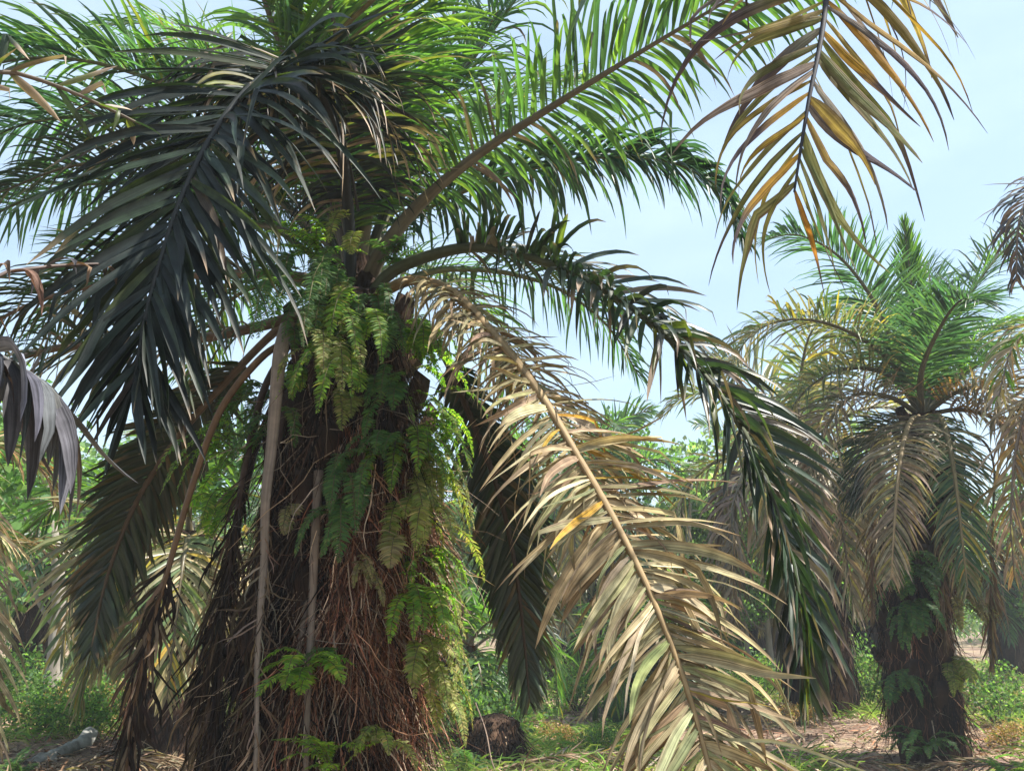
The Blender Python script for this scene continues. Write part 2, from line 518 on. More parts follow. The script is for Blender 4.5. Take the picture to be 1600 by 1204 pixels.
def boot_mesh():
    """the cut, upward-pointing base of an old frond"""
    prof = [(0, .0, .115, .05), (.06, .07, .105, .055), (.10, .16, .085, .045), (.115, .25, .07, .036)]
    g = Geo()
    V = []
    for out, z, hw, th in prof:
        for sx, sy in ((-1, -1), (-.45, 1), (.45, 1), (1, -1)):
            V.append((out + sy * th * .8, sx * hw, z + (0.02 if sy < 0 else -.02)))
    Q = []
    for k in range(3):
        for j in range(4):
            Q.append((k * 4 + j, k * 4 + (j + 1) % 4, (k + 1) * 4 + (j + 1) % 4, (k + 1) * 4 + j))
    Q.append((12, 13, 14, 15))
    g.add(np.array(V), np.array(Q), (.05, .03, .02, 0))
    return g.mesh('frond_base', M_TRUNK, smooth=False)
BOOT = boot_mesh()

def boots(parent, base, ax, rad, z0, z1, n, s=1.0, seed=0):
    rng = random.Random(seed)
    a = np.asarray(ax, float)
    for i in range(n):
        z = z0 + (z1 - z0) * (i + .5) / n
        th = i * 2.39996 + rng.uniform(-.1, .1)
        c = axis_at(ax, z)
        r = float(np.interp(z, a[:, 2], rad)) * .96
        o = obj('frond_base', BOOT, parent, (c[0] + r * math.cos(th) - base[0], c[1] + r * math.sin(th) - base[1], z - base[2]))
        o.rotation_euler = (rng.uniform(-.1, .1), rng.uniform(-.15, .2), th)
        k = s * rng.uniform(.85, 1.25)
        o.scale = (k, k, k)

# ------------------------------------------------------------------ the main oil palm
gx, gy, gzz = -1.02, 4.75, 0.0
gzz = float(gz(np.float64(gx), np.float64(gy)))
MB = (gx, gy, gzz)
AX = [(gx - .12, gy, gzz - .05), (gx - .08, 4.75, .9), (-.98, 4.75, 2.0), (-.97, 4.74, 2.9), (-.99, 4.72, 3.45), (-.985, 4.72, 3.8)]
RAD = [.41, .39, .36, .33, .24, .05]
palm = empty('oil_palm', MB, 'big oil palm in the foreground with fern-covered trunk and drooping fronds', 'palm tree')
obj('trunk', trunk_mesh(AX, RAD, MB, 3, nz=90, nth=64, rough=.06), palm)
boots(palm, MB, AX, RAD, 1.0, 3.35, 64, 1.0, 5)

O = lambda dx=0, dy=0, y=4.7: P(552 + dx, 430 + dy, y)
PROF_M = ((0, .55), (.25, 1), (.65, .9), (.9, .55), (1, .3))

# F1 long green frond rising to the upper right
frond(palm, MB, [O(15, 40), P(590, 405, 4.55), P(650, 325, 4.45), P(745, 243, 4.3), P(870, 162, 4.15), P(1000, 82, 4.0), P(1135, 2, 3.85), P(1290, -90, 3.65), P(1450, -140, 3.4)], 11,
      r0=.058, r1=.005, pw=1.9, stalk=(.10, .085, .05), n=92, t0=.2, Lm=.64, a0=72, a1=35, phis=(20, -5, 32), droop=1.5, w=.044, S=7, pal=GREEN, tip=TIPB, tipamt=.12, brk=.05)
# F2 green frond arching right behind it
frond(palm, MB, [O(20, 20, 4.9), P(640, 345, 5.0), P(720, 300, 5.1), P(810, 268, 5.2), P(910, 248, 5.3), P(1010, 246, 5.3), P(1085, 268, 5.2), P(1135, 310, 5.1), P(1160, 372, 5.0)], 12,
      r0=.04, r1=.005, stalk=(.09, .10, .04), n=150, t0=.12, Lm=.62, a0=75, a1=35, phis=(22, -10, 30), droop=1.7, w=.055, S=6, pal=(((.026, .062, .036), .34, 5), ((.04, .085, .035), .4, 2), ((.022, .05, .036), .3, 3)), tip=TIPB, tipamt=.06)
# F3 dark green frond arching over to the right and hanging
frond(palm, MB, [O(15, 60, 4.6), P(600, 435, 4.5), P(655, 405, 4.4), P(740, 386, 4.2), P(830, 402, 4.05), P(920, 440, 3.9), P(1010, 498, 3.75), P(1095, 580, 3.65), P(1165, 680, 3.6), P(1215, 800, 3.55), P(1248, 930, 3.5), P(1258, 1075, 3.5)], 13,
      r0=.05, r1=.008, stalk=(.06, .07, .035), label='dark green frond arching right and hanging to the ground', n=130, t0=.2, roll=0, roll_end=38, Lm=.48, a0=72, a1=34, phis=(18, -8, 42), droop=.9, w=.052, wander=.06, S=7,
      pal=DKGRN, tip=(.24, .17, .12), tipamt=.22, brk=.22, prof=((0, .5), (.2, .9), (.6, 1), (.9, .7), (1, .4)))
# F3b thin green leaflets among it
frond(palm, MB, [O(25, 30, 4.9), P(660, 428, 5.0), P(720, 420, 5.15), P(800, 428, 5.4), P(880, 455, 5.7), P(950, 510, 6.0), P(1000, 590, 6.1)], 14,
      r0=.035, r1=.005, stalk=(.08, .09, .04), n=70, t0=.1, Lm=.5, droop=1.2, w=.03, S=5, pal=BLUEG)
# F5 dead tan frond coming forward to the lower right
frond(palm, MB, [O(5, 80, 4.5), P(585, 468, 4.4), P(640, 438, 4.2), P(700, 452, 4.0), P(765, 515, 3.8), P(840, 610, 3.55), P(900, 708, 3.35), P(960, 812, 3.15), P(1020, 935, 3.0), P(1070, 1065, 2.9), P(1108, 1200, 2.82), P(1135, 1330, 2.78), P(1150, 1420, 2.78)], 15,
      r0=.046, r1=.006, pw=1.2, stalk=(.25, .17, .08), single=165, mat=M_DRY, label='dead tan frond reaching forward to the lower right', n=165, t0=.17, t1=.93, roll=0, roll_end=48, Lm=.45, a0=78, a1=54, phis=(6, -10, 20, -25), droop=.62, sets=({}, dict(n=70, w=.012, Lm=.42, droop=1.3, wander=.2, curl=.4, wt=((0, 1), (1, 1)))), w=.034, wt=((0, .5), (.35, .7), (.6, .95), (1, .9)), wvar=.3, edge=((.20, .15, .10), .15), S=8,
      pal=TAN, tip=(.26, .19, .11), tipamt=.2, brk=.16, tw=42, wander=.09, fold=.22, lvar=.2, curl=.12, prof=((0, .45), (.25, .85), (.6, 1), (.9, .9), (1, .6)))
# extra fine dry threads at its upper end
frond(palm, MB, [P(640, 440, 4.22), P(700, 455, 4.02), P(765, 520, 3.83), P(830, 605, 3.6)], 151, r0=.012, r1=.006, stalk=(.2, .13, .07), mat=M_DRY,
      n=46, t0=.0, Lm=.42, a0=75, a1=55, phis=(10, -20, -40), droop=1.6, w=.022, S=6, pal=TAN, brk=.2, wander=.12)
# F6 dark frond hanging behind, right of the trunk
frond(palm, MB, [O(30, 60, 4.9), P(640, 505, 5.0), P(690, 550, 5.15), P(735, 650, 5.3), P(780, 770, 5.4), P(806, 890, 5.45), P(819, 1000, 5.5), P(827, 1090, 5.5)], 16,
      r0=.04, r1=.006, stalk=(.05, .035, .02), n=125, t0=.22, roll_end=-65, Lm=.46, a0=62, a1=26, phis=(8, -8, 18), droop=.45, w=.060, S=5, pal=UNDER_SHADED, tip=TIPB, tipamt=.12)
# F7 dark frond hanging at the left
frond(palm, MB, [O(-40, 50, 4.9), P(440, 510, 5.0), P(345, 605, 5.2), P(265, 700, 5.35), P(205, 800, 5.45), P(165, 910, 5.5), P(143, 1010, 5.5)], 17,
      r0=.04, r1=.006, stalk=(.10, .07, .04), n=120, t0=.25, roll_end=60, Lm=.48, a0=58, a1=26, phis=(6, -6, 15), droop=.45, w=.060, S=5, pal=UNDER_SHADED, tip=(.16, .10, .05), tipamt=.15)
# F9 big dark frond bending forward and down at the left
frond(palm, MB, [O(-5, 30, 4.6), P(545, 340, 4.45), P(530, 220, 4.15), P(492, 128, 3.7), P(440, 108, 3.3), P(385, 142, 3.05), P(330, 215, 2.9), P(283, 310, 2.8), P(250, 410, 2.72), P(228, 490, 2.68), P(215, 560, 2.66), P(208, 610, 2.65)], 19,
      r0=.04, r1=.006, stalk=(.02, .022, .02), single=130, mat=M_SHADED, label='large dark frond bending forward over the left side', n=88, t0=.28, Lm=.76, a0=80, a1=26, phis=(10, -6, 24, -16), droop=.5, w=.046, S=8, wander=.07, tw=30,
      pal=DARK_SHADED, tip=(.30, .22, .15), tipamt=.10, brk=.07, prof=((0, .7), (.3, 1), (.65, .9), (.9, .62), (1, .4)))
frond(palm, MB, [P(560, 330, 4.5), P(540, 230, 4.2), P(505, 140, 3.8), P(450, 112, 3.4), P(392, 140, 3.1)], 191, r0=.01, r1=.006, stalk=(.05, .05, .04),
      mat=M_SHADED, n=80, t0=.02, Lm=.85, a0=85, a1=50, phis=(10, -20, 30), droop=1.9, w=.03, S=8, sides=(-1, 1), pal=DARK_SHADED + (((.22, .17, .12), .12, 3), ((.12, .12, .03), .3, 1.2)), tip=(.3, .22, .15), tipamt=.2, brk=.1)
# F10/F11 fronds reaching left
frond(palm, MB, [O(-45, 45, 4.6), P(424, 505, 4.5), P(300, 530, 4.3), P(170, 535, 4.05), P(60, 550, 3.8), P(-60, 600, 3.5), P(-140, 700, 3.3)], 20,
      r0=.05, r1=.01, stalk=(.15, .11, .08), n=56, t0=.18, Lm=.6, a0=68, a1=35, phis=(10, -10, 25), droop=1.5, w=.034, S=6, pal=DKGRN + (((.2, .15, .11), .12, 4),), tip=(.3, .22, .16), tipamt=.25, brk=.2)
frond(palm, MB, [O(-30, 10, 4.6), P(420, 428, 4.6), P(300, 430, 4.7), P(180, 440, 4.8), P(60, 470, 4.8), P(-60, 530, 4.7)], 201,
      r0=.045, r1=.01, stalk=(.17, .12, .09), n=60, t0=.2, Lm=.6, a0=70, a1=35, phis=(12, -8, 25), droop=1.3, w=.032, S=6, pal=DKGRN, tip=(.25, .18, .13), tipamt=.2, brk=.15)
frond(palm, MB, [O(-20, -10, 4.9), P(470, 270, 4.95), P(360, 185, 4.95), P(230, 122, 4.85), P(110, 92, 4.7), P(-10, 100, 4.5), P(-120, 150, 4.3)], 21,
      r0=.04, r1=.008, stalk=(.09, .10, .05), n=120, t0=.22, Lm=.62, a0=75, a1=40, phis=(35, 10, 55), droop=.9, w=.044, S=6, pal=GREEN + BLUEG, tip=(.3, .2, .1), tipamt=.08, brk=.05)
frond(palm, MB, [O(-20, 0, 5.0), P(420, 290, 5.2), P(290, 205, 5.4), P(150, 180, 5.4), P(20, 200, 5.3), P(-100, 270, 5.2)], 22,
      r0=.04, r1=.008, stalk=(.08, .09, .05), n=125, t0=.2, Lm=.68, a0=75, a1=40, phis=(15, -10, 30), droop=1.2, w=.044, S=6, pal=BLUEG, tip=TIPB, tipamt=.08)
frond(palm, MB, [O(-20, 0, 5.1), P(400, 340, 5.5), P(260, 290, 5.8), P(120, 290, 5.9), P(0, 330, 5.9), P(-120, 420, 5.8)], 221,
      r0=.04, r1=.008, stalk=(.08, .09, .05), n=120, t0=.2, Lm=.68, a0=75, a1=40, phis=(15, -10, 30), droop=1.1, w=.042, S=5, pal=BLUEG, tip=TIPB, tipamt=.08)
# F13/F14/F15 upright fronds leaving the top of the picture
frond(palm, MB, [O(-5, 0, 4.8), P(512, 275, 4.7), P(468, 145, 4.5), P(432, 55, 4.3), P(402, -30, 4.1), P(350, -150, 3.9), P(280, -220, 3.6)], 23,
      r0=.045, r1=.01, stalk=(.08, .07, .05), n=125, t0=.14, Lm=.74, a0=72, a1=40, phis=(25, -5, 40), droop=.9, w=.044, S=6, pal=GREEN, brk=.03)
frond(palm, MB, [O(8, 0, 4.8), P(582, 265, 4.85), P(598, 150, 4.75), P(614, 50, 4.6), P(630, -50, 4.4), P(645, -160, 4.2), P(650, -260, 3.9)], 24,
      r0=.05, r1=.01, stalk=(.12, .10, .05), n=135, t0=.16, Lm=.84, a0=74, a1=45, phis=(22, -5, 35), droop=.9, w=.044, S=7, pal=LIME, brk=.04)
frond(palm, MB, [O(12, 0, 4.9), P(625, 275, 5.1), P(700, 150, 5.2), P(775, 40, 5.1), P(850, -60, 4.9), P(920, -150, 4.7)], 25,
      r0=.045, r1=.01, stalk=(.09, .09, .05), n=125, t0=.14, Lm=.76, a0=74, a1=45, phis=(25, 0, 40), droop=1.2, w=.042, S=6, pal=GREEN)
frond(palm, MB, [O(0, 0, 5.0), P(545, 260, 5.5), P(535, 120, 6.0), P(530, 20, 6.4), P(535, -80, 6.8)], 26,
      r0=.04, r1=.01, stalk=(.09, .09, .05), n=110, t0=.12, Lm=.85, a0=70, a1=40, phis=(25, 0, 40), droop=1.0, w=.046, S=5, pal=LIME)
frond(palm, MB, [O(8, 0, 5.0), P(640, 290, 5.6), P(740, 190, 6.2), P(850, 130, 6.8), P(960, 130, 7.2)], 27,
      r0=.04, r1=.008, stalk=(.09, .09, .05), n=110, t0=.12, Lm=.7, a0=70, a1=40, phis=(20, -5, 35), droop=1.2, w=.042, S=5, pal=GREEN)
frond(palm, MB, [O(-10, 0, 5.0), P(490, 290, 5.4), P(420, 180, 5.8), P(340, 90, 6.0), P(250, 40, 6.1), P(160, 40, 6.0)], 28,
      r0=.04, r1=.008, stalk=(.09, .09, .05), n=110, t0=.12, Lm=.7, a0=70, a1=40, phis=(25, 0, 40), droop=1.0, w=.042, S=5, pal=GREEN)
for i, (pp, pl) in enumerate([
        ([(575, 290, 5.1), (640, 170, 5.5), (690, 70, 5.8), (730, -40, 6.0)], LIME),
        ([(535, 280, 4.6), (540, 150, 4.4), (520, 30, 4.1), (500, -80, 3.9)], LIME),
        ([(500, 300, 4.8), (430, 210, 5.0), (340, 130, 5.0), (240, 90, 4.9)], GREEN),
        ([(470, 340, 4.9), (370, 280, 5.1), (240, 250, 5.2), (110, 260, 5.1), (0, 300, 5.0)], DKGRN),
        ([(470, 370, 5.0), (370, 350, 5.4), (250, 370, 5.7), (140, 430, 5.8), (60, 520, 5.8)], BLUEG),
        ]):
    frond(palm, MB, [O(0, 0, 4.85)] + [P(*q) for q in pp], 280 + i, r0=.04, r1=.008, stalk=(.09, .08, .05), n=85, t0=.14, Lm=.72, a0=72, a1=40, phis=(25, -5, 40), droop=1.0, w=.034, S=6, pal=pl, tip=TIPB, tipamt=.07)
# fronds on the far side of the crown, low
frond(palm, MB, [O(0, 30, 5.0), P(600, 420, 5.6), P(680, 420, 6.2), P(740, 470, 6.6), P(780, 560, 6.8), P(800, 670, 6.9)], 29,
      r0=.035, r1=.006, stalk=(.07, .07, .03), n=80, t0=.15, Lm=.55, droop=.9, w=.034, S=5, pal=GREEN)
frond(palm, MB, [O(-30, 30, 5.1), P(440, 440, 5.7), P(360, 470, 6.2), P(310, 560, 6.5), P(290, 660, 6.6)], 292,
      r0=.035, r1=.006, stalk=(.07, .06, .03), n=80, t0=.15, Lm=.55, droop=.9, w=.034, S=5, pal=GREEN)
# bare dead stalk leaning left with a shaggy end
frond(palm, MB, [P(450, 530, 4.5), P(405, 562, 4.35), P(345, 640, 4.25), P(300, 760, 4.2), P(265, 880, 4.15), P(235, 985, 4.1), P(212, 1090, 4.1), P(195, 1210, 4.1)], 30,
      r0=.03, r1=.012, stalk=(.15, .085, .04), mat=M_FIBRE, label='bare dead stalk leaning left with a shaggy end', n=75, t0=.60, Lm=.34, a0=20, a1=10, phis=(30, -30, 80, -80), droop=1.0, w=.02, S=7, pal=SHAG + (((.22, .16, .11), .1, 4),), brk=.2, wander=.22, curl=.3, prof=((0, .7), (1, 1)))
# hanging grey stalks in front of the trunk, with curled dead leaflets
frond(palm, MB, [P(450, 505, 4.22), P(438, 550, 4.15), P(431, 620, 4.13), P(425, 690, 4.13), P(415, 780, 4.1), P(413, 870, 4.12), P(407, 950, 4.1), P(402, 1040, 4.11), P(401, 1130, 4.1), P(397, 1260, 4.1)], 31,
      r0=.046, r1=.010, pw=1.5, stalk=(.22, .18, .145), mat=M_DRY, label='straight grey stalk of a dead frond hanging before the trunk', flat=.3, n=34, t0=.45, Lm=.26, a0=50, a1=25, phis=(0, 30, -40), droop=1.3, w=.010, S=8, pal=BROWN + (((.28, .23, .18), .1, 3),), wander=.28, curl=.5)
frond(palm, MB, [P(498, 735, 4.22), P(492, 850, 4.17), P(486, 980, 4.15), P(480, 1110, 4.15), P(476, 1280, 4.15)], 32,
      r0=.026, r1=.012, stalk=(.18, .14, .11), mat=M_DRY, flat=.5, n=12, t0=.3, Lm=.18, droop=1.3, w=.010, S=6, pal=SHAG, wander=.25)
frond(palm, MB, [P(480, 940, 4.25), P(470, 1000, 4.2), P(458, 1060, 4.2)], 33, r0=.018, r1=.014, stalk=(.17, .13, .1), mat=M_DRY, n=4, t0=.3, Lm=.12, w=.01, S=5, pal=SHAG)
# dead fronds hung down as a shaggy skirt left of the trunk
for i, (pp, pl) in enumerate([
        ([(450, 540, 4.6), (412, 610, 4.5), (385, 720, 4.45), (362, 860, 4.4), (345, 1000, 4.4), (335, 1250, 4.4)], SHAG),
        ([(470, 560, 4.5), (440, 660, 4.35), (415, 800, 4.3), (398, 960, 4.3), (385, 1250, 4.3)], SHAG),
        ([(440, 600, 4.8), (400, 700, 4.8), (372, 820, 4.75), (340, 960, 4.7), (318, 1100, 4.65), (305, 1260, 4.6)], SHAG + BROWN)]):
    frond(palm, MB, [P(*q) for q in pp], 340 + i, r0=.03, r1=.015, stalk=(.05, .03, .02), mat=M_FIBRE, n=85, t0=.35, Lm=.40, a0=25, a1=12, phis=(0, 60, -60, 120), droop=1.4, w=.016, S=7, pal=pl, wander=.2, curl=.2, brk=.2)

# fibres, roots and shredded leaf bases hanging all over the trunk
def trunk_fibres(parent, base, ax, rad, z0, z1, M, seed, pal, th0=0, th1=2 * math.pi, w=(.003, .009), Ln=(.15, .7), off=.02, clump=.0, wander=.13):
    rng = np.random.default_rng(seed)
    a = np.asarray(ax, float)
    if clump:                                   # bundles of roots with dark gaps between them
        K = max(8, M // 70)
        cth = rng.uniform(th0, th1, K); cz = rng.uniform(z0, z1, K); co = rng.random(K) ** 2 * .16
        ci = rng.integers(0, K, M)
        th = cth[ci] + clump * rng.standard_normal(M)
        z = np.clip(cz[ci] + .12 * rng.standard_normal(M), z0, z1)
        ex = co[ci]
    else:
        th = rng.uniform(th0, th1, M); z = rng.uniform(z0, z1, M); ex = 0
    c = axis_at(ax, z)
    r = np.interp(z, a[:, 2], rad) + off + .05 * rng.random(M) ** 2 + ex
    out = np.stack([np.cos(th), np.sin(th), np.zeros(M)], 1)
    p = np.stack([c[:, 0] + r * out[:, 0], c[:, 1] + r * out[:, 1], z], 1)
    d = np.array([0, 0, -1.0]) + out * .02 + .2 * rng.standard_normal((M, 3))
    g = Geo()
    ribbons(g, rng, p, d, rng.uniform(*Ln, M), rng.uniform(*w, M), out + .5 * rng.standard_normal((M, 3)), pick(rng, pal, M, .4), S=7, wander=wander)
    return tag(obj('trunk_fibre', g.mesh('trunk_fibre', M_FIBRE, base), parent), kind='stuff')
FIB = (((.026, .015, .010), .04, 5), ((.05, .028, .018), .04, 4), ((.010, .007, .006), .02, 5), ((.18, .13, .09), .05, .9))
FIBR = (((.17, .07, .042), .05, 5), ((.26, .14, .085), .05, 3), ((.07, .03, .02), .05, 4), ((.36, .27, .20), .05, 1.4))
PALEF = (((.26, .20, .15), .06, 3), ((.17, .12, .08), .06, 3))
trunk_fibres(palm, MB, AX, RAD, .5, 3.4, 6500, 41, FIB, Ln=(.2, .9), clump=.07)
trunk_fibres(palm, MB, AX, RAD, .3, 3.0, 2500, 43, FIB, Ln=(.15, .6), wander=.2)
trunk_fibres(palm, MB, AX, RAD, .3, 2.6, 9500, 42, FIBR, -1.65, .5, Ln=(.12, .6), clump=.08, wander=.2)  # reddish roots; their brighter tints paint the sunlight on the right side
trunk_fibres(palm, MB, AX, RAD, .5, 3.2, 650, 44, PALEF, -2.8, .2, w=(.003, .007), Ln=(.3, .9), off=.07, wander=.34)

# ------------------------------------------------------------------ ferns growing on the trunk
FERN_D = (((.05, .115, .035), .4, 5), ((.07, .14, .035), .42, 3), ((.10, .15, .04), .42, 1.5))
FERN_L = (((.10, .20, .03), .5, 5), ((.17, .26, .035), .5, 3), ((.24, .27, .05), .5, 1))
FERN_Y = (((.20, .22, .06), .4, 5), ((.26, .24, .09), .35, 3), ((.13, .18, .04), .4, 3))
FERN_P = (((.22, .18, .09), .3, 5), ((.17, .17, .06), .3, 3))
def fern(px, py, y, n, length, label, pal, seed, spread=1.0, lift=.5, down=1.0, pin=.07, w=.012, name='fern', az=None, group=None):
    p0 = np.array(P(px, py, y)) if py is not None else np.array(gpt(px, y))
    rng = np.random.default_rng(seed)
    e = empty(name, tuple(p0), label, 'fern', group)
    for i in range(int(n * 1.5)):
        pin_ = pin * rng.uniform(.5, .95)
        a = (az if az is not None else -math.pi / 2) + spread * (rng.uniform(-1, 1) if n > 1 else 0) * 1.3
        ln = length * rng.uniform(.45, 1.1)
        o = np.array([math.cos(a), math.sin(a), 0])
        up = np.array([0, 0, 1.0])
        q = [p0 + .05 * length / .5 * rng.standard_normal(3) * [1, .5, 1]]
        d = o * .8 + up * lift * rng.uniform(.5, 1.3)
        for k in range(4):
            q.append(q[-1] + nrmz(d) * ln / 4)
            d = nrmz(d) * 1.0 - up * down * rng.uniform(.5, .9)
        frond(e, tuple(p0), q, seed * 31 + i, r0=.004, r1=.001, stalk=(.10, .09, .03), merge=True, npath=24, mat=M_FERN, flat=1,
              n=int(26 + 42 * ln), t0=.06, Lm=pin_, prof=((0, .45), (.3, 1), (.7, .85), (1, .15)), a0=84, a1=62, phis=(8, -5), droop=.5, w=w * .8, S=3, wvar=.2, lvar=.12, fold=.15, pal=pal, wander=.03, tw=10)
    return e
fern(548, 362, 4.35, 3, .42, 'yellow-green fern hanging at the top of the foreground trunk', FERN_Y, 51, .3, .1, 1.4, .075)
fern(492, 395, 4.4, 9, .34, 'bushy green fern in the crown left of the topmost hanging fern', FERN_L, 52, 1.4, .6, .5, .05, .013)
fern(620, 405, 4.5, 6, .34, 'dark fern between the bases of the right-hand fronds', FERN_D, 53, 1.2, .6, .7)
fern(512, 470, 4.25, 4, .55, 'pale sunlit sword fern hanging at the trunk centre', FERN_Y, 54, .35, .1, 1.5, .08)
fern(556, 500, 4.22, 5, .60, 'bright green sword fern right of the pale hanging one', FERN_L, 55, .45, .15, 1.4, .09)
fern(475, 470, 4.28, 6, .62, 'dark sword fern hanging over the upper left of the trunk', FERN_D, 56, .5, .1, 1.5, .085)
fern(598, 515, 4.3, 5, .5, 'dark green sword fern on the upper right of the trunk', FERN_D, 57, .6, .2, 1.3, .085)
fern(545, 612, 4.22, 3, .34, 'small dull fern with curled pinnae below the bright sword fern', FERN_Y, 58, .3, .1, 1.5, .08)
fern(470, 580, 4.25, 4, .36, 'narrow green fern hanging beside the long grey stalk', FERN_L, 59, .4, .1, 1.5, .06)
fern(652, 560, 4.62, 9, .48, 'lime green fern in the sun on the trunk\'s right edge', FERN_L, 60, 1.0, .5, .9, .06, .016, az=-.5)
fern(655, 640, 4.58, 9, .55, 'yellow-green fern below the lime one on the right edge', FERN_L, 61, .9, .3, 1.3, .06, .016, az=-.4)
fern(655, 740, 4.55, 9, .55, 'yellowing fern halfway down the sunny right edge', FERN_Y, 62, .9, .2, 1.4, .06, .016, az=-.5)
fern(655, 870, 4.5, 8, .42, 'pale lime fern in the sun on the lower right trunk', FERN_L, 63, .9, .3, 1.2, .055, .015, az=-.5)
fern(592, 700, 4.2, 9, .38, 'blue-green fern clump at the middle of the trunk', FERN_D, 64, 1.2, .45, .9, .065)
fern(540, 740, 4.2, 6, .46, 'long dark fern trailing down the trunk centre', FERN_D, 65, .6, .1, 1.4, .08)
fern(625, 830, 4.2, 1, .30, 'single cream dry fern frond near the sunny edge', FERN_P, 66, 0, .2, 1.2, .09, .02)
fern(672, 935, 4.45, 3, .38, 'yellow fern frond hanging off the right edge', FERN_Y, 67, .3, .3, 1.2, .07, az=-.2)
fern(676, 1060, 4.4, 6, .42, 'olive fern hanging at the lower right of the trunk', FERN_Y, 68, .5, .1, 1.5, .06, az=-.4)
fern(476, 1050, 4.05, 7, .30, 'fresh green fern clump growing beside the second grey stalk', FERN_L, 69, 1.5, .6, .7, .075, .015)
fern(520, 1025, 4.1, 3, .2, 'small fern above and right of the fresh green clump', FERN_D, 70, .9, .5, .9, .06)
fern(515, 1195, 4.0, 6, .28, 'green fern at the bottom edge on the trunk foot', FERN_L, 71, 1.4, 1.0, .5, .06)
fern(598, 1150, 4.1, 4, .24, 'small yellow-green fern low on the reddish roots', FERN_Y, 72, .9, .5, 1.0, .06)
fern(455, 800, 4.2, 2, .2, 'dry straw-coloured fern in the dark between the grey stalks', FERN_P, 73, .4, .1, 1.4, .07)
fern(372, 700, 4.7, 9, .55, 'leafy green fern on the left edge of the trunk', FERN_L, 74, 1.0, .3, 1.2, .06, .016, az=-2.6)
fern(395, 620, 4.75, 7, .5, 'dark green fern above the leafy one on the left edge', FERN_D, 75, 1.0, .3, 1.2, .06, .016, az=-2.6)
fern(560, 880, 4.2, 3, .3, 'small brown fern frond among the red roots', FERN_P, 76, .8, .1, 1.3, .05)

for i, (px, py, y, n, ln, pal, lab, az) in enumerate([
        (525, 430, 4.3, 7, .5, FERN_D, 'dark fern filling the crown centre under the upright stalks', None),
        (455, 415, 4.5, 8, .5, FERN_D, 'dark fern spilling left out of the crown', -2.4),
        (580, 470, 4.3, 5, .4, FERN_D, 'dark fern under the stalk of the tan frond', None),
        (530, 560, 4.22, 5, .6, FERN_L, 'mid green sword fern low in the hanging fern group', None),
        (500, 540, 4.22, 5, .55, FERN_Y, 'yellow-green sword fern among the hanging group', None),
        (615, 600, 4.3, 5, .4, FERN_D, 'shaded fern above the blue-green clump', None),
        (640, 520, 4.5, 8, .45, FERN_L, 'lime fern high on the right shoulder of the trunk', -.7),
        (640, 690, 4.38, 9, .55, FERN_L, 'sunlit yellow-lime fern down the right face of the trunk', -.7),
        (645, 800, 4.35, 9, .5, FERN_Y, 'sunlit yellow fern lower on the right face of the trunk', -.7),
        (648, 930, 4.3, 8, .42, FERN_L, 'sunlit lime fern near the red roots', -.7),
        (545, 800, 4.2, 4, .42, FERN_D, 'dark fern trailing beside the second grey stalk', None),
        (430, 660, 4.4, 6, .45, FERN_D, 'dark fern behind the long grey stalk', -2.2),
        (365, 780, 4.65, 7, .45, FERN_L, 'green fern low on the left skirt of dead fronds', -2.6),
        (660, 1010, 4.35, 7, .4, FERN_Y, 'dull yellow fern low on the right edge', -.5)]):
    fern(px, py, y, n, ln, lab, pal, 700 + i, .6 if az is None else 1.0, .15, 1.4, .075, .014, az=az)

# ------------------------------------------------------------------ the palm beyond, on the right
RB = gpt(1462, 10.6)
rtop = P(1440, 650, 10.6)
RAX = [(RB[0], RB[1], RB[2] - .05), (RB[0] - .1, 10.6, 1.2), (rtop[0], 10.6, rtop[2] - .8), (rtop[0], 10.6, rtop[2])]
RRAD = [.38, .34, .30, .22]
rpalm = empty('oil_palm', RB, 'oil palm standing on the right with tan fronds hanging round its dark trunk', 'palm tree')
obj('trunk', trunk_mesh(RAX, RRAD, RB, 7, rough=.07), rpalm)
boots(rpalm, RB, RAX, RRAD, .4, rtop[2] - .1, 60, .95, 6)
trunk_fibres(rpalm, RB, RAX, RRAD, .3, 2.4, 900, 78, FIBR, w=(.005, .012), Ln=(.2, .6), off=.04, wander=.25)
trunk_fibres(rpalm, RB, RAX, RRAD, .3, rtop[2] - .3, 3000, 77, FIB, w=(.006, .014), clump=.09)
Y0 = 10.6
def rf(pp, seed, pal, **kw):
    a = dict(r0=.05, r1=.008, stalk=(.10, .09, .05), n=135, t0=.12, Lm=.86, a0=70, a1=32, phis=(25, 0, 38), droop=.9, w=.031, S=5, fold=.2)
    a.update(kw)
    frond(rpalm, RB, [P(1440, 650, Y0)] + [P(*q) for q in pp], seed, pal=pal, **a)
rf([(1433, 560, 10.5), (1424, 450, 10.4), (1412, 350, 10.3)], 81, LIME, Lm=.6, a0=45, a1=15, droop=.1)
rf([(1405, 560, 10.4), (1365, 470, 10.2), (1310, 400, 10.0), (1250, 368, 9.8), (1200, 372, 9.6)], 82, BLUEG, droop=.6)
rf([(1470, 560, 10.7), (1510, 470, 10.8), (1560, 400, 10.8), (1620, 350, 10.8), (1690, 340, 10.7)], 83, BLUEG + LIME, droop=.6)
rf([(1400, 575, 10.4), (1340, 525, 10.0), (1270, 500, 9.7), (1205, 505, 9.5), (1160, 540, 9.4), (1145, 600, 9.3)], 84, TANGRN, droop=1.2)
rf([(1425, 655, 10.2), (1412, 690, 9.7), (1402, 760, 9.4), (1397, 830, 9.3), (1392, 905, 9.3)], 85, TANGREY, Lm=.62, droop=.8, phis=(5, -8, 15), mat=M_DRY, stalk=(.3, .22, .12))
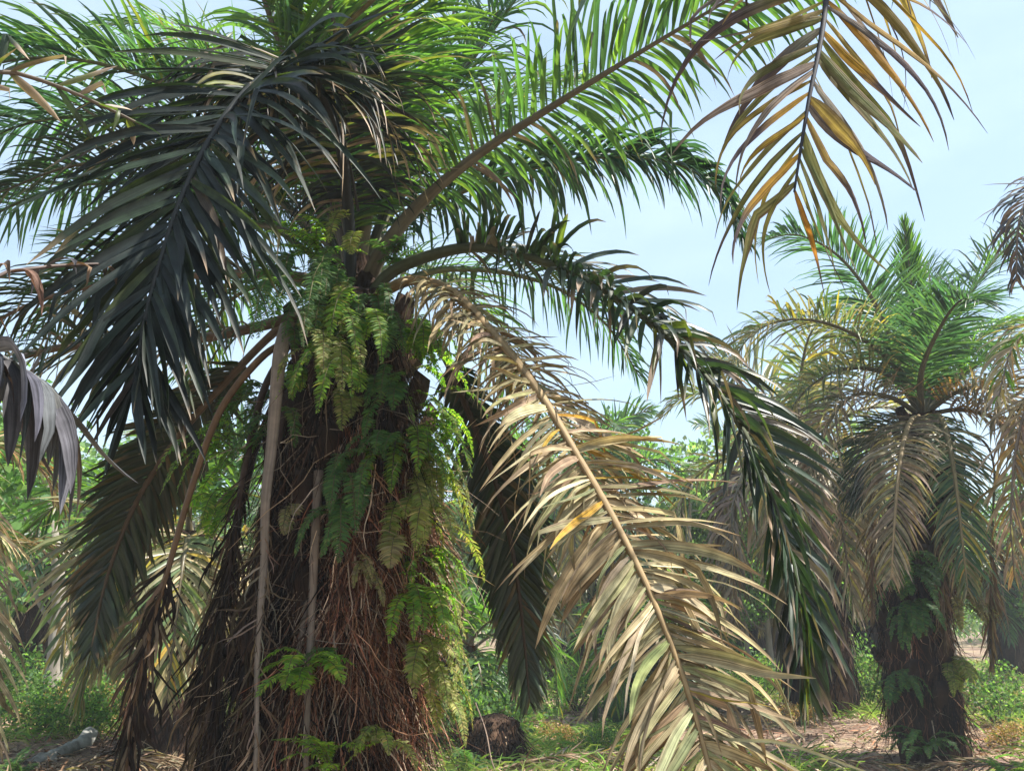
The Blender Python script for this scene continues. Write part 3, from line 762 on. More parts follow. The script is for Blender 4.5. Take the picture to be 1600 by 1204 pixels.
rf([(1468, 650, 10.2), (1484, 700, 9.7), (1495, 770, 9.5), (1503, 840, 9.4), (1512, 920, 9.4)], 86, TANGRN + BLUEG, Lm=.62, droop=.8, phis=(5, -8, 15), stalk=(.2, .17, .09))
rf([(1390, 620, 10.3), (1330, 620, 10.0), (1285, 680, 9.9), (1262, 770, 9.9), (1255, 860, 9.9)], 87, TANGREY, mat=M_DRY, droop=1.2)
rf([(1490, 600, 10.6), (1550, 555, 10.5), (1620, 540, 10.4), (1690, 570, 10.2)], 88, LIME, droop=1.2)
rf([(1500, 640, 10.4), (1560, 660, 10.2), (1600, 740, 10.1), (1615, 850, 10.0)], 89, ORANGE, mat=M_DRY, droop=1.2)
rf([(1395, 590, 10.5), (1330, 575, 10.4), (1270, 600, 10.3), (1225, 660, 10.2), (1210, 740, 10.2)], 90, TANGRN, droop=1.3)
rf([(1450, 560, 11.2), (1455, 470, 11.6), (1450, 410, 12.0)], 91, BLUEG, droop=.6)
rf([(1420, 570, 11.2), (1380, 490, 11.8), (1330, 470, 12.4), (1280, 500, 12.8)], 92, GREEN, droop=.9)
rf([(1480, 590, 11.2), (1540, 520, 11.6), (1600, 500, 12.0)], 93, GREEN, droop=.9)
rf([(1500, 610, 10.2), (1550, 610, 9.8), (1590, 660, 9.5), (1610, 740, 9.4)], 94, TANGREY + ORANGE[:1], mat=M_DRY, droop=1.3)
rf([(1415, 655, 11.0), (1370, 690, 11.4), (1345, 790, 11.6)], 97, DKGRN, droop=.9)
rf([(1440, 580, 10.0), (1470, 510, 9.4), (1500, 470, 8.9), (1530, 470, 8.5)], 98, BLUEG, droop=.7)
fern(1420, 885, 10.1, 14, .8, 'dark green fern on the right palm\'s trunk under its hanging fronds', FERN_D, 99, 1.3, .3, 1.2, .12, .03)
fern(1500, 930, 10.1, 8, .6, 'brownish fern on the sunny side of the right palm\'s trunk', FERN_P, 100, 1.0, .2, 1.4, .10, .025, az=-.8)
fern(1425, 960, 10.1, 12, .7, 'lower fern on the right palm\'s dark trunk', FERN_D, 101, 1.3, .3, 1.2, .10, .026)
fern(1490, 1040, 10.2, 10, .5, 'dull fern low on the right side of the right palm', FERN_Y, 102, 1.2, .3, 1.2, .09, .02, az=-.9)
fern(1410, 1060, 10.2, 9, .5, 'small green fern low on the left side of the right palm', FERN_D, 103, 1.2, .3, 1.2, .09, .02, az=-2.2)
fern(1445, 1170, 10.1, 10, .6, 'fern tuft growing at the foot of the right palm', FERN_D, 104, 2.0, .8, .8, .09, .02)
for i, (a, b) in enumerate([((1365, 690), (1362, 960)), ((1545, 700), (1550, 1040)), ((1470, 860), (1478, 1010))]):
    frond(rpalm, RB, [P(1440, 660, 10.4), P(*a, 10.1), P((a[0] + b[0]) / 2, (a[1] + b[1]) / 2, 10.0), P(*b, 10.0)], 110 + i, r0=.025, r1=.012, stalk=(.12, .09, .06), mat=M_FIBRE, n=50, t0=.5, Lm=.5, a0=25, a1=10, phis=(0, 60, -60), droop=1.3, w=.02, S=5, pal=BROWN, wander=.2)

# ------------------------------------------------------------------ palms mostly outside the frame whose fronds reach in
def side_palm(base_xy, crown_z, label, seed, r=.42):
    x, y = base_xy
    b = (x, y, float(gz(np.float64(x), np.float64(y))))
    ax = [(x, y, b[2] - .05), (x, y, 1.2), (x, y, crown_z - .6), (x, y, crown_z)]
    e = empty('oil_palm', b, label, 'palm tree')
    obj('trunk', trunk_mesh(ax, [r * 1.25, r * 1.1, r, r * .6], b, seed), e)
    boots(e, b, ax, [r * 1.25, r * 1.1, r, r * .6], .5, crown_z - .1, 40, 1.0, seed)
    return e, b, (x, y, crown_z)

# near palm beside the camera on the right: the yellowing frond hangs from it
npalm, NB, nt_ = side_palm((3.3, .9), 3.9, 'near palm beyond the right edge whose yellowing frond tip hangs into the sky', 120)
frond(npalm, NB, [nt_, (2.95, 1.05, 4.35), (2.2, 1.45, 4.65), (1.5, 1.85, 4.35), P(1320, -160, 2.05), P(1298, -50, 2.0), P(1283, 60, 1.96), P(1265, 150, 1.93), P(1250, 240, 1.92), P(1241, 300, 1.92)], 121,
      r0=.04, r1=.003, stalk=(.03, .03, .04), single=True, label='yellowing frond tip hanging from above the right of the picture', npath=80, mat=M_DRY, n=44, t0=.56, Lm=.60, a0=86, a1=26, phis=(4, -8, 14), droop=1.6, dpow=2.6, wprof=((0, .35), (.1, .8), (.3, 1), (.5, .85), (.65, .5), (.8, .3), (.93, .2), (1, .04)), w=.029, S=12,
      pal=YELLOW, wvar=.25, edge=((.20, .13, .08), .3), tip=(.10, .08, .09), tipamt=.42, brk=.05, wander=.07, tw=30, curl=.16, fold=.15, prof=((0, .9), (.5, 1), (.85, .8), (1, .6)), lvar=.13, roll=0, roll_end=75)
frond(npalm, NB, [nt_, (3.1, 1.3, 4.5), (2.7, 1.9, 4.75), (2.15, 2.5, 4.6), (1.75, 2.9, 4.35)], 122,
      r0=.04, r1=.006, stalk=(.05, .06, .04), n=30, t0=.3, Lm=.5, droop=1.0, w=.034, S=7, pal=BLUEG, tip=(.12, .1, .1), tipamt=.2)
for i, a in enumerate((-.6, .5, 2.9, 3.9, 5.0)):
    d = np.array([math.cos(a), math.sin(a), 0])
    q = np.array(nt_)
    frond(npalm, NB, [q, q + d * .7 + [0, 0, .6], q + d * 1.7 + [0, 0, .8], q + d * 2.7 + [0, 0, .3], q + d * 3.2 + [0, 0, -.8]] if a > .6 or a < 0 else [q, q + d * .7 + [0, 0, .6], q + d * 1.7 + [0, 0, .8], q + d * 2.7 + [0, 0, .3]], 123 + i, n=50, Lm=.6, S=4, droop=1.1, pal=GREEN)

# near palm beside the camera on the left: grey withered leaflets at the left edge
lpalm, LB, lt_ = side_palm((-3.6, 1.0), 3.6, 'near palm beyond the left edge whose grey withered leaflets hang into view', 130)
frond(lpalm, LB, [lt_, (-3.1, 1.2, 3.9), (-2.5, 1.6, 3.6), P(-120, 490, 1.95), P(-30, 540, 2.0), P(50, 585, 2.02), P(95, 625, 2.04)], 131,
      r0=.04, r1=.008, stalk=(.13, .13, .13), single=True, mat=M_DRY, label='grey withered frond tip hanging at the left edge', n=30, t0=.74, Lm=.40, a0=70, a1=40, phis=(0, -15, -40), droop=3.4, w=.052, S=8, pal=GREY, wander=.06, tw=35, brk=.3, prof=((0, .9), (1, .9)))
frond(lpalm, LB, [lt_, (-3.0, 1.3, 4.1), (-2.2, 1.9, 4.1), P(-100, 120, 2.4), P(0, 110, 2.5), P(90, 135, 2.6), P(170, 170, 2.7), P(220, 195, 2.8)], 132,
      r0=.04, r1=.006, stalk=(.16, .13, .10), single=True, label='withered frond with upright broken leaflets at the upper left', n=17, t0=.52, Lm=.34, a0=70, a1=40, phis=(60, 45, -30), droop=.25, w=.034, S=6, pal=DKGRN + (((.2, .15, .12), .12, 5), ((.14, .15, .05), .3, 3)), tip=(.30, .22, .16), tipamt=.3, brk=.4)
frond(lpalm, LB, [lt_, (-3.0, 1.3, 3.8), (-2.3, 1.8, 3.6), P(-90, 420, 2.3), P(0, 425, 2.4), P(90, 415, 2.55), P(170, 412, 2.7)], 133,
      r0=.035, r1=.006, stalk=(.12, .09, .08), single=True, mat=M_DRY, label='brown withered frond with leaflets hanging at the left edge', n=16, t0=.55, Lm=.32, a0=75, a1=50, phis=(20, -20), droop=3.2, w=.03, S=7, pal=GREY + BROWN, wander=.05, brk=.5)
for i, a in enumerate((1.9, 2.6, 3.5, 4.4, 5.3)):
    d = np.array([math.cos(a), math.sin(a), 0])
    q = np.array(lt_)
    frond(lpalm, LB, [q, q + d * .7 + [0, 0, .6], q + d * 1.6 + [0, 0, .8], q + d * 2.3 + [0, 0, .3]], 134 + i, n=50, Lm=.6, S=4, droop=1.1, pal=GREEN)

# palm beyond the right edge, ten metres off
epalm, EB, et_ = side_palm((7.3, 8.6), 4.6, 'palm cut off by the right edge with purple-grey and orange dead fronds', 140)
for i, (pp, pl, m) in enumerate([
        ([(1720, 380, 8.4), (1660, 290, 8.0), (1615, 300, 7.7), (1592, 350, 7.6), (1588, 440, 7.6)], GREY + BROWN, M_DRY),
        ([(1700, 560, 8.2), (1630, 590, 7.8), (1592, 680, 7.7), (1580, 800, 7.7), (1585, 900, 7.7)], ORANGE + TANGREY, M_DRY),
        ([(1700, 520, 8.2), (1640, 500, 7.8), (1585, 540, 7.6), (1560, 620, 7.5)], ORANGE + LIME[:1], M_LEAF),
        ([(1740, 400, 9), (1720, 250, 9.3), (1680, 180, 9.5)], GREEN, M_LEAF),
        ([(1800, 420, 9), (1850, 300, 9.3), (1950, 250, 9.5)], GREEN, M_LEAF),
        ([(1800, 460, 8), (1850, 480, 7.4), (1900, 650, 7)], TANGREY, M_DRY),
        ([(1700, 640, 8.4), (1650, 700, 8.2), (1625, 820, 8.1), (1620, 950, 8.1)], TANGREY, M_DRY)]):
    frond(epalm, EB, [et_] + [P(*q) for q in pp], 141 + i, r0=.045, r1=.008, stalk=(.15, .11, .08), mat=m, n=75, t0=.2, Lm=.62, a0=68, a1=28, phis=(15, -10, 30), droop=1.2, w=.036, S=5, pal=pl)

# palm beyond the left edge with sunlit tan fronds
wpalm, WB, wt_ = side_palm((-6.9, 7.4), 3.3, 'palm cut off by the left edge with sunlit tan leaflets low in the corner', 150)
for i, (pp, pl, m) in enumerate([
        ([(-190, 660, 7.2), (-100, 720, 6.6), (-50, 840, 6.2), (-28, 980, 6.0), (-20, 1110, 5.9), (-25, 1220, 5.9)], TAN, M_DRY),
        ([(-150, 740, 8), (-60, 800, 8.3), (20, 845, 8.6), (80, 850, 8.8), (140, 890, 9)], TANGRN + TAN[:1], M_DRY),
        ([(-150, 700, 8), (-40, 690, 8.4), (50, 720, 8.8), (100, 790, 9)], ORANGE + TANGRN, M_DRY),
        ([(-260, 560, 7.6), (-260, 420, 7.8), (-220, 330, 8)], GREEN, M_LEAF),
        ([(-200, 560, 8), (-120, 470, 8.6), (-40, 460, 9)], GREEN, M_LEAF)]):
    frond(wpalm, WB, [wt_] + [P(*q) for q in pp], 151 + i, r0=.045, r1=.008, stalk=(.2, .15, .09), mat=m, n=75, t0=.2, Lm=.62, a0=68, a1=28, phis=(10, -8, 20), droop=.9, w=.036, S=5, pal=pl)

# ------------------------------------------------------------------ palms further back
def palm_proto(seed, h, pals, n=22, ln=3.2, low=-55, Lm=.7, nleaf=55, S=3, label='', base=(0, 0, 0), skirt=True, w=.05):
    rng = np.random.default_rng(seed)
    b = (0, 0, 0)
    e = empty('oil_palm', b, label, 'palm tree')
    ax = [(0, 0, -.3), (0.03, 0, h * .5), (0, 0, h)]
    rd = [.5, .42, .28]
    obj('trunk', trunk_mesh(ax, rd, b, seed, nz=30, nth=24, rough=.08), e)
    trunk_fibres(e, b, ax, rd, .2, h * .95, 900, seed, FIB, w=(.012, .025), Ln=(.3, .8))
    for i in range(n):
        u = i / (n - 1)
        el = R(82 + (low - 82) * u ** 1.1 + rng.uniform(-8, 8))
        az = i * 2.39996 + rng.uniform(-.2, .2)
        L_ = ln * (.75 + .25 * math.sin(math.pi * min(1, u * 1.2))) * rng.uniform(.9, 1.1)
        p = np.array([.1 * math.cos(az), .1 * math.sin(az), h - .05 - .35 * u])
        q = [p]
        e_ = el if el > R(-10) else R(20)
        for k in range(6):
            d = np.array([math.cos(az) * math.cos(e_), math.sin(az) * math.cos(e_), math.sin(e_)])
            q.append(q[-1] + d * L_ / 6)
            e_ = max(R(-86), e_ - R(10 + 26 * u + 8 * k * (.3 + u)) * rng.uniform(.8, 1.2))
        pl = pals[min(len(pals) - 1, int(u * len(pals) + rng.uniform(-.3, .3)) if u > 0 else 0)]
        frond(e, b, q, seed * 100 + i, r0=.045, r1=.008, stalk=(.11, .09, .05), merge=True, npath=20, n=nleaf, t0=.15, Lm=Lm, a0=70, a1=30, phis=(22, -5, 35), droop=.6 + .5 * u, w=w, S=S, fold=.15, pal=pl)
    return e

p1 = palm_proto(201, 3.4, [GREEN, GREEN, BLUEG, TANGRN, TANGREY], label='distant green palm showing between the tan frond and the dark right frond')
p1.location = gpt(930, 21.0); p1.scale = (1.35,) * 3
k1 = kids(p1)
p2 = palm_proto(202, 3.3, [TANGRN, TANGREY, BROWN, BROWN, TANGREY], n=24, low=-70, label='withered brown palm standing left of the right-hand palm')
p2.location = gpt(1285, 15.0); p2.scale = (1.15, 1.15, 1.38)
k2 = kids(p2)
p3 = palm_proto(203, 1.5, [LIME, GREEN, GREEN, BLUEG], n=18, ln=2.6, low=-20, label='young low palm behind the right side of the main trunk')
p3.scale = (.8,) * 3; p3.location = gpt(715, 12.0); k3 = kids(p3)
p4 = palm_proto(204, 2.6, [GREEN, TANGRN, TANGRN, TAN], n=20, ln=2.6, low=-60, label='low palm with pale drooping fronds left of the main trunk')
p4.location = gpt(262, 10.0); k4 = kids(p4)
BGP = 'palms in the rows behind'
copy_thing(p1, gpt(1205, 32), 1.1, 1.75, 'far palm crown rising above the withered brown palm', None, k1)
copy_thing(p2, gpt(1158, 25), 2.0, .95, 'palm with dark trunk standing between the tan and dark right fronds', None, k2)
copy_thing(p1, gpt(45, 17), 2.4, .95, 'background palm at the far left behind the grey leaflets', None, k1)
copy_thing(p1, gpt(400, 23), 3.9, 1.1, 'background palm showing through the gap left of the main trunk', None, k1)
copy_thing(p4, gpt(850, 21), 3.0, 1.1, 'background palm behind the hanging dark frond right of the trunk', None, k4)
copy_thing(p1, gpt(1585, 23), .7, 1.0, 'green palm in the row behind the right edge', None, k1)
copy_thing(p1, gpt(1370, 24), 5.0, 1.0, 'background palm between the brown palm and the right-hand palm', None, k1)
copy_thing(p4, gpt(600, 20), 5.2, 1.2, 'background palm hidden mostly behind the main trunk', None, k4)
copy_thing(p3, gpt(1020, 14.5), 4.0, .8, 'young palm beneath the tan frond\'s far side', None, k3)

# ------------------------------------------------------------------ broadleaf trees and shrubs
def leafcloud(g, rng, centres, radii, M, size, pal, squash=.8):
    ci = rng.choice(len(centres), M, p=np.array(radii) ** 2 / np.sum(np.array(radii) ** 2))
    d = nrmz(rng.standard_normal((M, 3)))
    r = np.array(radii)[ci] * (.45 + .55 * rng.random(M) ** .5)
    p = np.array(centres)[ci] + d * r[:, None] * np.array([1, 1, squash])
    a = nrmz(rng.standard_normal((M, 3)) + np.array([0, 0, -.3]))
    n = nrmz(np.cross(a, rng.standard_normal((M, 3)) + np.array([0, 0, .8])))
    b = np.cross(n, a)
    s = size * rng.uniform(.6, 1.3, M)
    V = np.stack([p, p + (a * .5 + b * .28) * s[:, None], p + a * s[:, None], p + (a * .5 - b * .28) * s[:, None]], 1)
    g.add(V, np.arange(M * 4).reshape(-1, 4), np.repeat(pick(rng, pal, M, .3), 4, 0))

TREE_G = (((.09, .17, .05), .45, 5), ((.13, .21, .055), .48, 3), ((.065, .13, .05), .4, 3))
TREE_P = (((.16, .23, .10), .45, 5), ((.12, .19, .09), .45, 3), ((.21, .24, .13), .45, 2))
SHRUB = (((.08, .15, .045), .45, 5), ((.12, .19, .055), .48, 3), ((.04, .085, .035), .35, 3), ((.15, .14, .06), .3, 1))
DRYSH = (((.30, .17, .08), .25, 5), ((.36, .24, .12), .25, 3), ((.17, .16, .05), .3, 3))
def tree_proto(seed, h, label, pal=TREE_G, M=4200, lean=.1, crown=.55, name='broadleaf_tree'):
    rng = np.random.default_rng(seed)
    e = empty(name, (0, 0, 0), label, 'tree')
    g = Geo()
    top = np.array([lean * h, 0, h * .8])
    stem = spline([(0, 0, -.2), (lean * h * .2, .05, h * .3), (lean * h * .55, -.05, h * .55), top], 14)
    tube(g, stem, .11, .03, (.3, .27, .23, 0), 8, wob=.06, rng=rng)
    cs, rs = [], []
    for i in range(9):
        t = rng.uniform(.35, .95)
        s = stem[int(t * 13)]
        az = rng.uniform(0, 6.28)
        e_ = rng.uniform(.2, 1.1)
        q = s + np.array([math.cos(az) * math.cos(e_), math.sin(az) * math.cos(e_), math.sin(e_)]) * h * rng.uniform(.14, .26)
        tube(g, spline([s, (s + q) / 2 + [0, 0, -.03 * h], q], 6), .035, .01, (.3, .27, .23, 0), 5)
        for k in range(3):
            cs.append(q + rng.standard_normal(3) * h * .06); rs.append(h * rng.uniform(.05, .12))
    obj('trunk', g.mesh('trunk', M_BARK), e)
    g = Geo()
    leafcloud(g, rng, cs, rs, M, h * .028, pal)
    obj('crown', g.mesh('crown', M_TREE, smooth=False), e)
    return e
t1 = tree_proto(301, 7.0, 'tall pale green tree behind the gap between the tan and dark fronds', TREE_P)
t1.location = gpt(1085, 30); kt1 = kids(t1)
t2 = tree_proto(302, 6.0, 'leafy green tree left of the right-hand palm', TREE_G, lean=-.1)
t2.location = gpt(1340, 21); kt2 = kids(t2)
t3 = tree_proto(303, 4.6, 'slim tree with a pale leaning trunk at the left', TREE_G, M=2600, lean=-.14)
t3.location = gpt(78, 12.6); kt3 = kids(t3); t3.scale = (1.3, 1.3, 1.25)
FT = 'far broadleaf trees closing the view behind the palms'
rr_ = random.Random(9)
for i in range(44):
    src, kk = ((t1, kt1), (t2, kt2), (t3, kt3))[i % 3]
    px = -150 + 1900 * ((i * 17) % 44 + rr_.uniform(.1, .9)) / 44
    copy_thing(src, gpt(px, rr_.uniform(20, 38)), rr_.uniform(0, 6.28), rr_.uniform(.8, 1.15), 'far green tree in the dim line of trees behind the palms', FT, kk)

def shrub_proto(seed, label, pal, M=1500, r=.6, h=.8, size=.07, name='shrub'):
    rng = np.random.default_rng(seed)
    e = empty(name, (0, 0, 0), label, 'shrub')
    g = Geo()
    cs, rs = [], []
    for i in range(14):
        a = rng.uniform(0, 6.28); k = rng.uniform(.1, 1)
        q = np.array([math.cos(a) * r * k, math.sin(a) * r * k, h * rng.uniform(.35, 1) * (1 - .4 * k)])
        tube(g, spline([(0, 0, -.05), q * [.4, .4, .6], q], 6), .012, .004, (.12, .09, .05, 0), 4)
        cs.append(q); rs.append(.26 * rng.uniform(.6, 1.2) * (r / .6))
    obj('stem', g.mesh('stem', M_STALK), e)
    g = Geo()
    leafcloud(g, rng, cs, rs, M, size, pal, .75)
    obj('foliage', g.mesh('foliage', M_TREE, smooth=False), e)
    return e
s1 = shrub_proto(311, 'dense dark green shrub low at the left by the fallen log', SHRUB, M=2600, r=.8, h=.9)
s1.scale = (.85, .85, .75); s1.location = gpt(70, 11.3); ks1 = kids(s1)
s2 = shrub_proto(312, 'rusty dry fern thicket behind the green bank at the left', DRYSH, M=1800, r=.7, h=.6, size=.06)
s2.location = gpt(112, 12.6); ks2 = kids(s2)
SG = 'low green shrubs of the undergrowth'
for i, (px, y, s, lab) in enumerate([
        (140, 11.2, .7, 'green shrub at the left just right of the fallen log'),
        (30, 13.0, 1.0, 'green shrub at the far left edge of the undergrowth'),
        (170, 13.5, .9, 'green shrub beneath the left hanging dark frond'),
        (728, 11.0, 1.0, 'deep green shrub just right of the main trunk'),
        (775, 13.5, 1.0, 'lighter shrub behind the deep green one right of the trunk'),
        (280, 12.5, .8, 'shrub between the shaggy dead stalk and the main trunk'),
        (250, 15.5, 1.0, 'shrub in the sun behind the shaggy dead stalk'),
        (1330, 17.5, 1.2, 'bright shrub between the brown palm and the right-hand palm'),
        (1390, 15.0, .9, 'shrub at the left foot of the right-hand palm'),
        (900, 16, 1.0, 'shrub behind the tips of the hanging dark frond'),
        (1190, 18, 1.0, 'shrub behind the dark right frond\'s hanging tip'),
        (1560, 13, .9, 'shrub at the right edge behind the right-hand palm'),
        (940, 10.6, .4, 'small grey-green shrub behind the lower tan leaflets')]):
    copy_thing(s1, gpt(px, y), i * 1.3, s, lab, SG, ks1)
for i, (px, y, s, lab) in enumerate([
        (150, 16.5, .9, 'rusty dry thicket behind the tip of the left dark frond'),
        (880, 11.2, .45, 'low rusty dry clump on the open ground right of the dark frond'),
        (1250, 13.5, .6, 'dry brown clump below the dark right frond'),
        (1590, 10.8, .5, 'dry brown clump in the lower right corner'),
        (1400, 19, .9, 'dry thicket far behind the right-hand palm\'s foot')]):
    copy_thing(s2, gpt(px, y), i * 1.7, s, lab, 'dry brown clumps', ks2)

# ------------------------------------------------------------------ far woodland, grass and litter (uncountable)
def far_woodland():
    rng = np.random.default_rng(400)
    g = Geo()
    cs, rs = [], []
    for i in range(260):
        y = rng.uniform(44, 75); x = rng.uniform(-.95, .95) * y
        hmax = rng.uniform(4, 8.5)
        for k in range(4):
            cs.append((x + rng.normal(0, 1), y + rng.normal(0, 1), hmax * rng.uniform(.15, 1))); rs.append(rng.uniform(.8, 1.9))
    leafcloud(g, rng, cs, rs, 70000, .42, TREE_G + TREE_P)
    tag(obj('far_woodland', g.mesh('far_woodland', M_TREE, smooth=False)), 'dim green woodland closing the view', 'woodland', kind='stuff')
far_woodland()

def ground_cover():
    rng = np.random.default_rng(401)
    # dead leaf litter
    M = 48000
    y = 7.3 + 18 * rng.random(M) ** 1.6
    x = rng.uniform(-.8, .8, M) * y * 1.1
    z = gz(x, y)
    a = rng.uniform(0, 6.28, M)
    d = np.stack([np.cos(a), np.sin(a), .25 * rng.standard_normal(M)], 1)
    g = Geo()
    LIT = (((.30, .21, .14), .1, 4), ((.20, .12, .08), .1, 4), ((.40, .31, .22), .1, 2.5), ((.12, .075, .05), .1, 3), ((.34, .16, .09), .1, 1))
    ribbons(g, rng, np.stack([x, y, z + .015 + .03 * rng.random(M)], 1), d, rng.uniform(.05, .32, M), rng.uniform(.012, .035, M), np.tile([0, 0, 1.0], (M, 1)) + .4 * rng.standard_normal((M, 3)), pick(rng, LIT, M, .3), S=2, wander=.15, grav=.15)
    tag(obj('fallen_leaves', g.mesh('fallen_leaves', M_DRY)), 'brown fallen leaf litter on the ground', 'leaf litter', kind='stuff')
    # grass and small weeds
    M = 60000
    y = 7.5 + 24 * rng.random(M) ** 1.2
    x = rng.uniform(-.8, .8, M) * y * 1.1
    k = np.sin(x * .9 + 1.3) + np.sin(y * .7 + x * .4) + .8 * np.sin(1.9 * x - 1.1 * y) + .7 * (y - 12) / 6
    keep = k + rng.normal(0, .5, M) > .25
    x, y = x[keep], y[keep]; M = len(x)
    a = rng.uniform(0, 6.28, M)
    d = np.stack([.5 * np.cos(a), .5 * np.sin(a), np.ones(M)], 1)
    g = Geo()
    GR = (((.15, .22, .06), .45, 5), ((.21, .25, .08), .45, 3), ((.09, .17, .05), .45, 3), ((.34, .29, .16), .3, 1.5))
    ribbons(g, rng, np.stack([x, y, gz(x, y) - .01], 1), d, rng.uniform(.12, .5, M), rng.uniform(.012, .03, M), np.stack([-np.sin(a), np.cos(a), np.zeros(M)], 1), pick(rng, GR, M, .25), S=3, wander=.1, grav=1.3)
    tag(obj('grass', g.mesh('grass', M_TREE)), 'patchy green grass and weeds between the palms', 'grass', kind='stuff')
ground_cover()

# ------------------------------------------------------------------ log, sticks, stump and low plants
def log(name, p, q, r0, r1, label, cat, mat, seed, col=(.35, .33, .3), bend=.03, sides=12, wob=.05):
    rng = np.random.default_rng(seed)
    p, q = np.array(p), np.array(q)
    L_ = np.linalg.norm(q - p)
    path = spline([p, p * .66 + q * .34 + rng.normal(0, bend, 3), p * .33 + q * .67 + rng.normal(0, bend, 3), q], 16)
    g = Geo()
    tube(g, path, r0, r1, (*col, 0), sides, wob=wob, rng=rng)
    # close both ends with slightly sunken caps
    T, N, B = frames(path)
    for k, r in ((0, r0), (-1, r1)):
        th = np.linspace(0, 2 * math.pi, sides, endpoint=False)
        ring = path[k] + r * .97 * (np.cos(th)[:, None] * B[k] + np.sin(th)[:, None] * N[k])
        inner = path[k] + r * .4 * (np.cos(th)[:, None] * B[k] + np.sin(th)[:, None] * N[k]) + T[k] * (r * .2 if k == 0 else -r * .2)
        i = np.arange(sides); j = np.roll(i, -1)
        g.add(np.vstack([ring, inner]), np.stack([i, j, j + sides, i + sides], -1), (*col, 0))
    tag(obj(name, g.mesh(name, mat, tuple(p)), None, tuple(p)), label, cat)
def gp(px, y, dz=0):
    a = gpt(px, y); return (a[0], a[1], a[2] + dz)
log('fallen_log', gp(50, 9.4, -.06), gp(140, 10.7, .12), .12, .085, 'pale grey fallen log lying at the lower left by the green shrubs', 'log', M_LOG, 500, bend=.03, wob=.13)
log('stick', gp(222, 8.9, .04), gp(282, 8.8, .03), .018, .012, 'thin pale stick on the ground between the dead stalk and the trunk', 'stick', M_BARK, 501, sides=6)
log('stick', gp(742, 10.2, .62), gp(795, 8.6, .03), .009, .007, 'long thin stick leaning out of the dark stump right of the trunk', 'stick', M_STALK, 502, col=(.16, .11, .08), sides=6)
log('stick', gp(1310, 9.2, .03), gp(1365, 9.8, .05), .022, .016, 'pale stick on the ground left of the right-hand palm\'s foot', 'stick', M_BARK, 503, sides=6)
log('stick', gp(870, 9.8, .05), gp(905, 9.2, .03), .02, .014, 'short brown stick on the open ground behind the tan frond', 'stick', M_BARK, 504, sides=6)
for i, (px, y, rz, ln, lab) in enumerate([
        (905, 9.6, .3, 2.2, 'brown fallen frond on the open ground behind the tan frond'),
        (250, 9.6, 2.6, 1.8, 'brown fallen frond between the shaggy stalk and the trunk'),
        (1290, 9.6, -.2, 2.4, 'brown fallen frond left of the right-hand palm\'s foot'),
        (1570, 9.3, 2.9, 2.0, 'brown fallen frond in the lower right corner'),
        (800, 12.5, 1.0, 2.2, 'brown fallen frond beyond the dark stump'),
        (180, 8.7, .5, 1.5, 'brown fallen frond in front of the fallen log')]):
    b = gp(px, y, .03)
    d = np.array([math.cos(rz), math.sin(rz), 0]); e_ = np.array([-d[1], d[0], 0])
    q = [np.array(b) - d * ln / 2, np.array(b) - d * ln / 6 + e_ * .08 + [0, 0, .10], np.array(b) + d * ln / 6 + e_ * .05 + [0, 0, .12], np.array(b) + d * ln / 2 + [0, 0, .02]]
    e = empty('fallen_frond', b, lab, 'frond')
    frond(e, b, q, 530 + i, r0=.025, r1=.006, stalk=(.2, .14, .09), mat=M_DRY, merge=True, name='blade', npath=20, n=46, t0=.15, Lm=.42, a0=60, a1=25, phis=(5, 15, -5), droop=.5, w=.03, S=4, pal=BROWN + TANGREY, wander=.12, brk=.0)
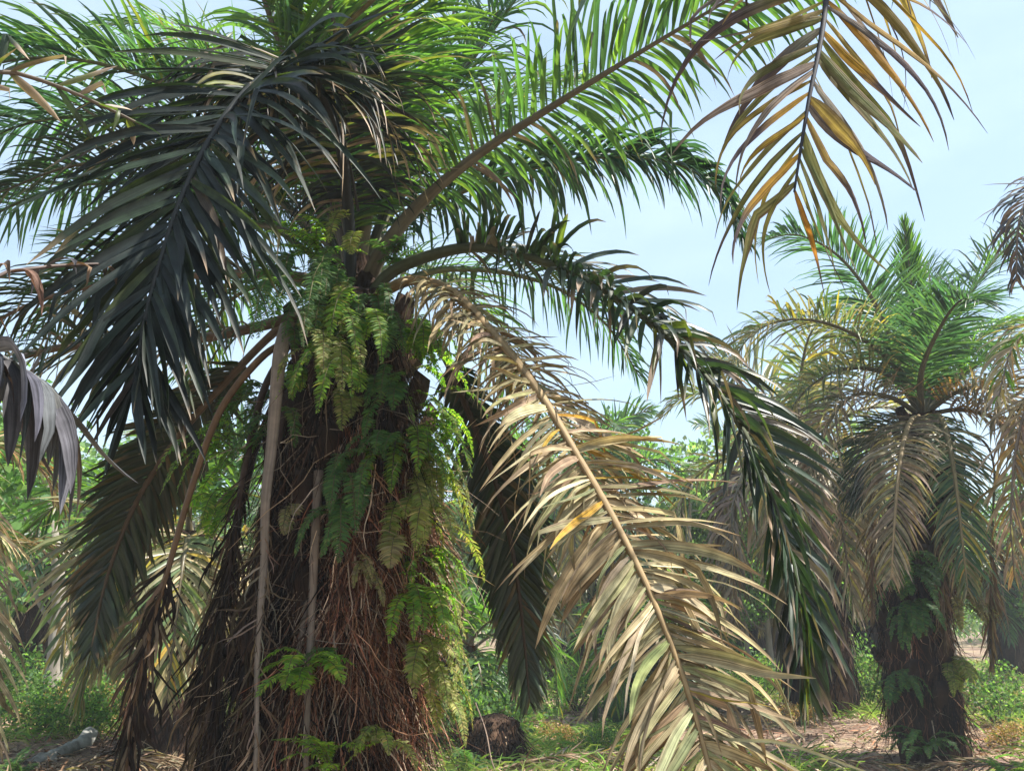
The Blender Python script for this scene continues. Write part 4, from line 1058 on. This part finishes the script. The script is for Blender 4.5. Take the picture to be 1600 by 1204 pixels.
def stump():
    b = gp(765, 10.0)
    ax = [(b[0], b[1], b[2] - .1), (b[0] + .03, b[1], b[2] + .3), (b[0] + .05, b[1], b[2] + .46), (b[0] + .08, b[1], b[2] + .52)]
    e = empty('palm_stump', b, 'dark rotting palm stump right of the main trunk', 'stump')
    obj('trunk', trunk_mesh(ax, [.36, .30, .22, .02], b, 510, nz=20, nth=28, rough=.07), e)
    trunk_fibres(e, b, ax, [.36, .30, .22, .02], b[2] + .1, b[2] + .5, 2200, 511, FIB, w=(.008, .016), Ln=(.15, .4), off=.01, wander=.2)
stump()
fern(735, None, 9.5, 9, .5, 'green fern growing against the dark stump', FERN_D, 525, 2.4, 1.2, .6, .09, .02)
fern(785, None, 8.1, 9, .55, 'blue-green fern at the bottom edge right of the trunk', FERN_D, 520, 2.4, 1.2, .5, .10, .022)
fern(760, None, 8.0, 6, .5, 'yellowing fern at the bottom edge beside the blue-green one', FERN_Y, 521, 2.4, 1.3, .5, .10, .022)
fern(855, None, 8.0, 7, .45, 'pale green fern at the bottom edge left of the tan frond', FERN_L, 522, 2.4, 1.2, .6, .09, .02)
fern(1600, None, 8.6, 9, .7, 'bright fern clump in the lower right corner', FERN_L, 523, 2.4, 1.3, .5, .10, .022)
fern(20, None, 8.6, 6, .4, 'small weedy fern in the lower left corner', FERN_D, 524, 2.4, 1.2, .5, .08, .02)

# ------------------------------------------------------------------ humid air over the plantation
def haze():
    x0, x1, y0, y1, z0, z1 = -252, 252, -42, 402, -1.3, 10.6
    v = [(x, y, z) for z in (z0, z1) for x, y in ((x0, y0), (x1, y0), (x1, y1), (x0, y1))]
    f = [(3, 2, 1, 0), (4, 5, 6, 7), (0, 1, 5, 4), (1, 2, 6, 5), (2, 3, 7, 6), (3, 0, 4, 7)]
    me = bpy.data.meshes.new('haze')
    me.from_pydata(v, [], f)
    m = bpy.data.materials.new('haze')
    m.use_nodes = True
    t = m.node_tree
    t.nodes.clear()
    out = t.nodes.new('ShaderNodeOutputMaterial')
    pv = t.nodes.new('ShaderNodeVolumePrincipled')
    pv.inputs['Color'].default_value = (.86, .93, 1.0, 1)
    pv.inputs['Density'].default_value = HAZE
    t.links.new(pv.outputs['Volume'], out.inputs['Volume'])
    me.materials.append(m)
    tag(obj('haze', me), 'thin humid haze between the palms', 'haze', kind='stuff')
HAZE = 0.0022
haze()
